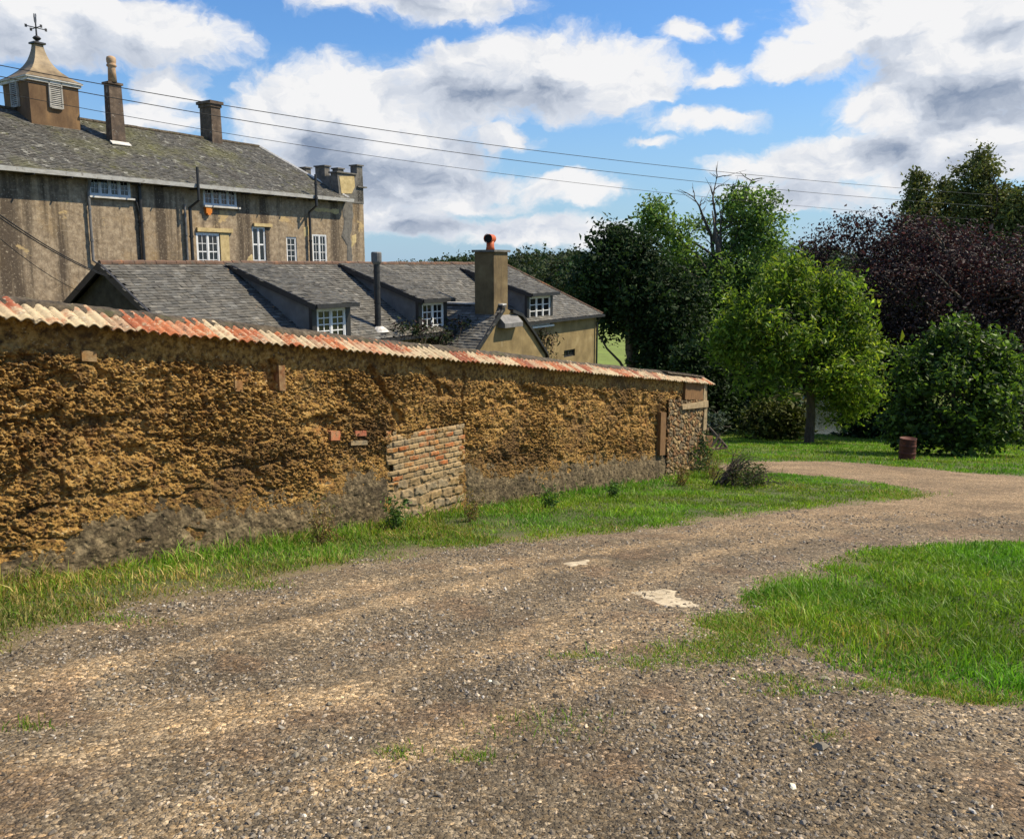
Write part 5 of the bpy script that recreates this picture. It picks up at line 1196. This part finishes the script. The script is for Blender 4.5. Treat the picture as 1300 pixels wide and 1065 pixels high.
wire([(0, 118), (150, 146), (400, 187), (650, 222), (900, 252), (1110, 269)], 21.2, 51.2, .008, 'lowest and thinnest of three overhead power lines crossing the sky', 'power line', 'overhead power lines', 'power_line', -140, 1240)
def service(p, label, r=.011):
    q = CF.wld(np.array([XA+.08, *[0, 0]])); P = [at(x, y, d) for x, y, d in p]; n = 24; out = []
    for i in range(n+1):
        t = i/n; v = P[0]*(1-t)+P[1]*t; v[2] -= .35*4*t*(1-t)*.5; out.append(v)
    mb = MB(); mb.tube([tuple(v-P[0]) for v in out], r, 6); ob = mb.build('service_cable', mat['wire']); ob.location = tuple(P[0]); tag(ob, label, 'cable', 'service cables to the cottage gable')
gd = float(proj(*CF.wld((XA+.08, 3.0, crz-.7)))[2])
service([(-60, 228, 12), (142, 352, gd)], 'upper of two close dark cables running down to the cottage gable')
service([(-60, 233, 12), (144, 354, gd)], 'lower of two close dark cables running down to the cottage gable')
service([(-60, 250, 12), (104, 371, gd+1)], 'thin single cable below the pair that runs to the cottage gable', .007)

# ------------------------------------------------------------------ sky, sun, camera
SUN_AZ, SUN_EL = math.radians(80), math.radians(50)     # to the right of the view, a little ahead
sd_ = Vector((math.sin(SUN_AZ)*math.cos(SUN_EL), math.cos(SUN_AZ)*math.cos(SUN_EL), math.sin(SUN_EL)))
lt = bpy.data.lights.new('sun', 'SUN'); lt.energy = 5.; lt.angle = math.radians(.5); lt.color = (1, .88, .68)
lo_ = bpy.data.objects.new('sun', lt); COL.objects.link(lo_); lo_.rotation_euler = (-sd_).to_track_quat('-Z', 'Y').to_euler(); lo_.location = (30, 20, 60)
w = bpy.data.worlds.new('World'); S.world = w; w.use_nodes = True; nt = w.node_tree; nt.nodes.clear()
sky = nd(nt, 'ShaderNodeTexSky', sky_type='NISHITA', sun_disc=False, sun_elevation=SUN_EL, sun_rotation=SUN_AZ, air_density=1.3, dust_density=.4, ozone_density=2.5)
dirv = nd(nt, 'ShaderNodeTexCoord').outputs['Generated']
sx = nd(nt, 'ShaderNodeSeparateXYZ', {0: dirv})
def mth(op, a, b=None, c=None, clamp=False):
    n = nd(nt, 'ShaderNodeMath', operation=op); n.use_clamp = clamp
    for i, v in enumerate((a, b, c)):
        if v is None: continue
        if isinstance(v, bpy.types.NodeSocket): nt.links.new(v, n.inputs[i])
        else: n.inputs[i].default_value = v
    return n.outputs[0]
az = mth('ARCTAN2', sx.outputs[0], sx.outputs[1]); el = mth('ARCSINE', sx.outputs[2])
v = nd(nt, 'ShaderNodeCombineXYZ', {0: az, 1: el, 2: 0.}).outputs[0]
def wnoise(vec, scale, detail, rough=.55, z=0., col=False):
    m_ = nd(nt, 'ShaderNodeMapping', {'Vector': vec, 'Scale': (scale, scale*1.5, 1), 'Location': (z*3.1, z*1.7, z)})
    n = nd(nt, 'ShaderNodeTexNoise', {'Vector': m_.outputs[0], 'Scale': 1., 'Detail': detail, 'Roughness': rough}); return n.outputs['Color' if col else 'Fac']
def vmath(op, a, b):
    n = nd(nt, 'ShaderNodeVectorMath', operation=op)
    for i, q in enumerate((a, b)):
        if isinstance(q, bpy.types.NodeSocket): nt.links.new(q, n.inputs[i])
        else: n.inputs[i].default_value = q
    return n.outputs['Value' if op == 'LENGTH' else 'Vector']
def warp(vec, scale, amp, det, z):
    c = wnoise(vec, scale, det, .6, z, True); c = vmath('SUBTRACT', c, (.5, .5, .5)); c = vmath('MULTIPLY', c, (amp, amp*.7, 0)); return vmath('ADD', vec, c)
vw = warp(v, 7, .10, 5, 2.); vw = warp(vw, 26, .03, 5, 5.)
def azel(px, py):
    d = ray(px, py); d = d/np.linalg.norm(d); return math.atan2(d[0], d[1]), math.asin(d[2])
def blobs(lst, vec):
    cur = None; q = nd(nt, 'ShaderNodeSeparateXYZ', {0: vec})
    for (px, py, rx, ry) in lst:
        a, e = azel(px, py); ra = rx/F*.95; re = ry/F*.95
        x_ = mth('MULTIPLY_ADD', q.outputs[0], 1/ra, -a/ra); y_ = mth('MULTIPLY_ADD', q.outputs[1], 1/re, -e/re)
        k_ = min(1., max(.4, ry/32.))
        o = mth('MULTIPLY_ADD', mth('SQRT', mth('MULTIPLY_ADD', y_, y_, mth('MULTIPLY', x_, x_))), -k_, k_)
        cur = o if cur is None else mth('SMOOTH_MAX', cur, o, .25)
    return cur
CLOUD = [(150, 34, 150, 46), (50, 62, 90, 30), (235, 55, 60, 24), (10, 20, 50, 40), (530, -5, 170, 32), (700, 95, 180, 62), (590, 110, 110, 60), (800, 110, 80, 28), (430, 135, 120, 66), (365, 150, 80, 52), (480, 190, 150, 60), (212, 112, 52, 26), (200, 150, 46, 20),
    (545, 238, 150, 32), (735, 244, 85, 20), (660, 296, 200, 22), (490, 278, 80, 30), (600, 262, 90, 16), (890, 150, 80, 16), (905, 95, 36, 12), (870, 40, 40, 18), (1010, 82, 62, 26), (935, 35, 24, 14), (1110, 30, 130, 46), (1240, 70, 130, 90), (1150, 130, 90, 40), (1090, 195, 140, 34), (1010, 215, 120, 26), (1230, 190, 170, 50), (1000, 250, 120, 24), (1150, -8, 150, 34), (820, 180, 30, 8), (640, 180, 60, 14)]
GREY = [(620, 120, 130, 46), (690, 120, 70, 30), (470, 215, 150, 46), (560, 215, 110, 36), (430, 175, 60, 34), (140, 66, 150, 26), (40, 90, 60, 16), (330, 95, 20, 10), (1250, 130, 110, 42), (1290, 35, 70, 24), (1090, 195, 110, 24), (1180, 175, 60, 18), (1105, 90, 26, 22), (1220, 215, 120, 18), (560, 10, 100, 16), (700, 275, 160, 16), (560, 290, 150, 20), (640, 260, 80, 12), (1000, 235, 90, 8)]
n1 = wnoise(vw, 9, 8, .58, 1.); n2 = wnoise(vw, 30, 6, .6, 3.)
n3 = wnoise(vw, 75, 4, .6, 9.)
fb = mth('ADD', mth('ADD', mth('MULTIPLY', mth('SUBTRACT', n1, .5), 1.5), mth('MULTIPLY', mth('SUBTRACT', n2, .5), .6)), mth('MULTIPLY', mth('SUBTRACT', n3, .5), .22))
field_ = blobs(CLOUD, vw)
# open sky away from the view carries scattered cloud of the same kind
gen = mth('SUBTRACT', mth('MULTIPLY', wnoise(v, 3.2, 6, .55, 7.), 2.4), 1.3)
side = mth('SMOOTH_MAX', mth('SUBTRACT', mth('ABSOLUTE', az), .75), mth('SUBTRACT', el, .42), .1)
gen = mth('ADD', gen, mth('MULTIPLY', mth('MINIMUM', mth('SUBTRACT', side, .06), .0), 14.))
dens = mth('ADD', mth('MAXIMUM', field_, mth('MAXIMUM', gen, -1.)), mth('MULTIPLY', fb, .62))
cov = nd(nt, 'ShaderNodeMapRange', {'Value': dens, 'From Min': -.07, 'From Max': .26, 'To Min': 0., 'To Max': 1.}, interpolation_type='SMOOTHSTEP').outputs[0]
cov = mth('MULTIPLY', cov, nd(nt, 'ShaderNodeMapRange', {'Value': mth('ADD', dens, mth('MULTIPLY', n2, .5)), 'From Min': .05, 'From Max': .55, 'To Min': .42, 'To Max': 1.}).outputs[0])
gfield = mth('ADD', blobs(GREY, vw), mth('MULTIPLY', fb, .5))
shade = nd(nt, 'ShaderNodeMapRange', {'Value': gfield, 'From Min': -.4, 'From Max': 1., 'To Min': 0., 'To Max': .62}, interpolation_type='SMOOTHSTEP').outputs[0]
# billows: the side of each puff turned from the sun is greyer
off = vmath('ADD', vw, (.022, .02, 0)); n1b = wnoise(off, 9, 8, .58, 1.)
n2b = wnoise(off, 30, 6, .6, 3.)
bil = mth('ADD', mth('MULTIPLY', mth('SUBTRACT', n1b, n1), 2.4), mth('MULTIPLY', mth('SUBTRACT', n2b, n2), .5))
up = blobs([c_ for c_ in CLOUD if c_[3] > 24], vmath('ADD', vw, (.012, .05, 0)))
base_ = nd(nt, 'ShaderNodeMapRange', {'Value': mth('SUBTRACT', up, field_), 'From Min': -.1, 'From Max': .55, 'To Min': 0., 'To Max': .5}, interpolation_type='SMOOTHSTEP').outputs[0]
thick = nd(nt, 'ShaderNodeMapRange', {'Value': dens, 'From Min': .05, 'From Max': .5, 'To Min': .25, 'To Max': 1.}).outputs[0]
shade = mth('MULTIPLY', mth('ADD', mth('ADD', shade, base_), bil, clamp=True), thick)
SKYK = 10.6
ccol = ramp(nt, shade, [(0, (.97*SKYK, .97*SKYK, .98*SKYK)), (.35, (.70*SKYK, .75*SKYK, .84*SKYK)), (1, (.27*SKYK, .34*SKYK, .47*SKYK))])
skyc = mix(nt, 1., sky.outputs[0], (.78, 1.2, 1.72), 'MULTIPLY')
low = nd(nt, 'ShaderNodeMapRange', {'Value': el, 'From Min': .0, 'From Max': .25, 'To Min': .75, 'To Max': 0.}).outputs[0]
skyc = mix(nt, low, skyc, (.44*SKYK, .63*SKYK, .84*SKYK))
final = mix(nt, cov, skyc, ccol)
bg = nd(nt, 'ShaderNodeBackground', {'Color': final, 'Strength': .065})
nt.links.new(bg.outputs[0], nd(nt, 'ShaderNodeOutputWorld').inputs[0])

cam = bpy.data.cameras.new('camera'); cam.sensor_width = 36; cam.lens = 36*F/1300; cam.shift_y = -45/1300; cam.clip_end = 5000; cam.clip_start = .05
co = bpy.data.objects.new('camera', cam); COL.objects.link(co); co.location = (0, 0, EYE); co.rotation_euler = (math.pi/2-PITCH, 0, 0)
S.camera = co
S.view_settings.view_transform = 'Standard'; S.view_settings.look = 'None'; S.view_settings.exposure = .45; S.view_settings.gamma = 1; S.view_settings.use_curve_mapping = False
S.cycles.use_denoising = True
S.cycles.max_bounces = 6; S.cycles.diffuse_bounces = 3; S.cycles.transmission_bounces = 4; S.cycles.transparent_max_bounces = 4
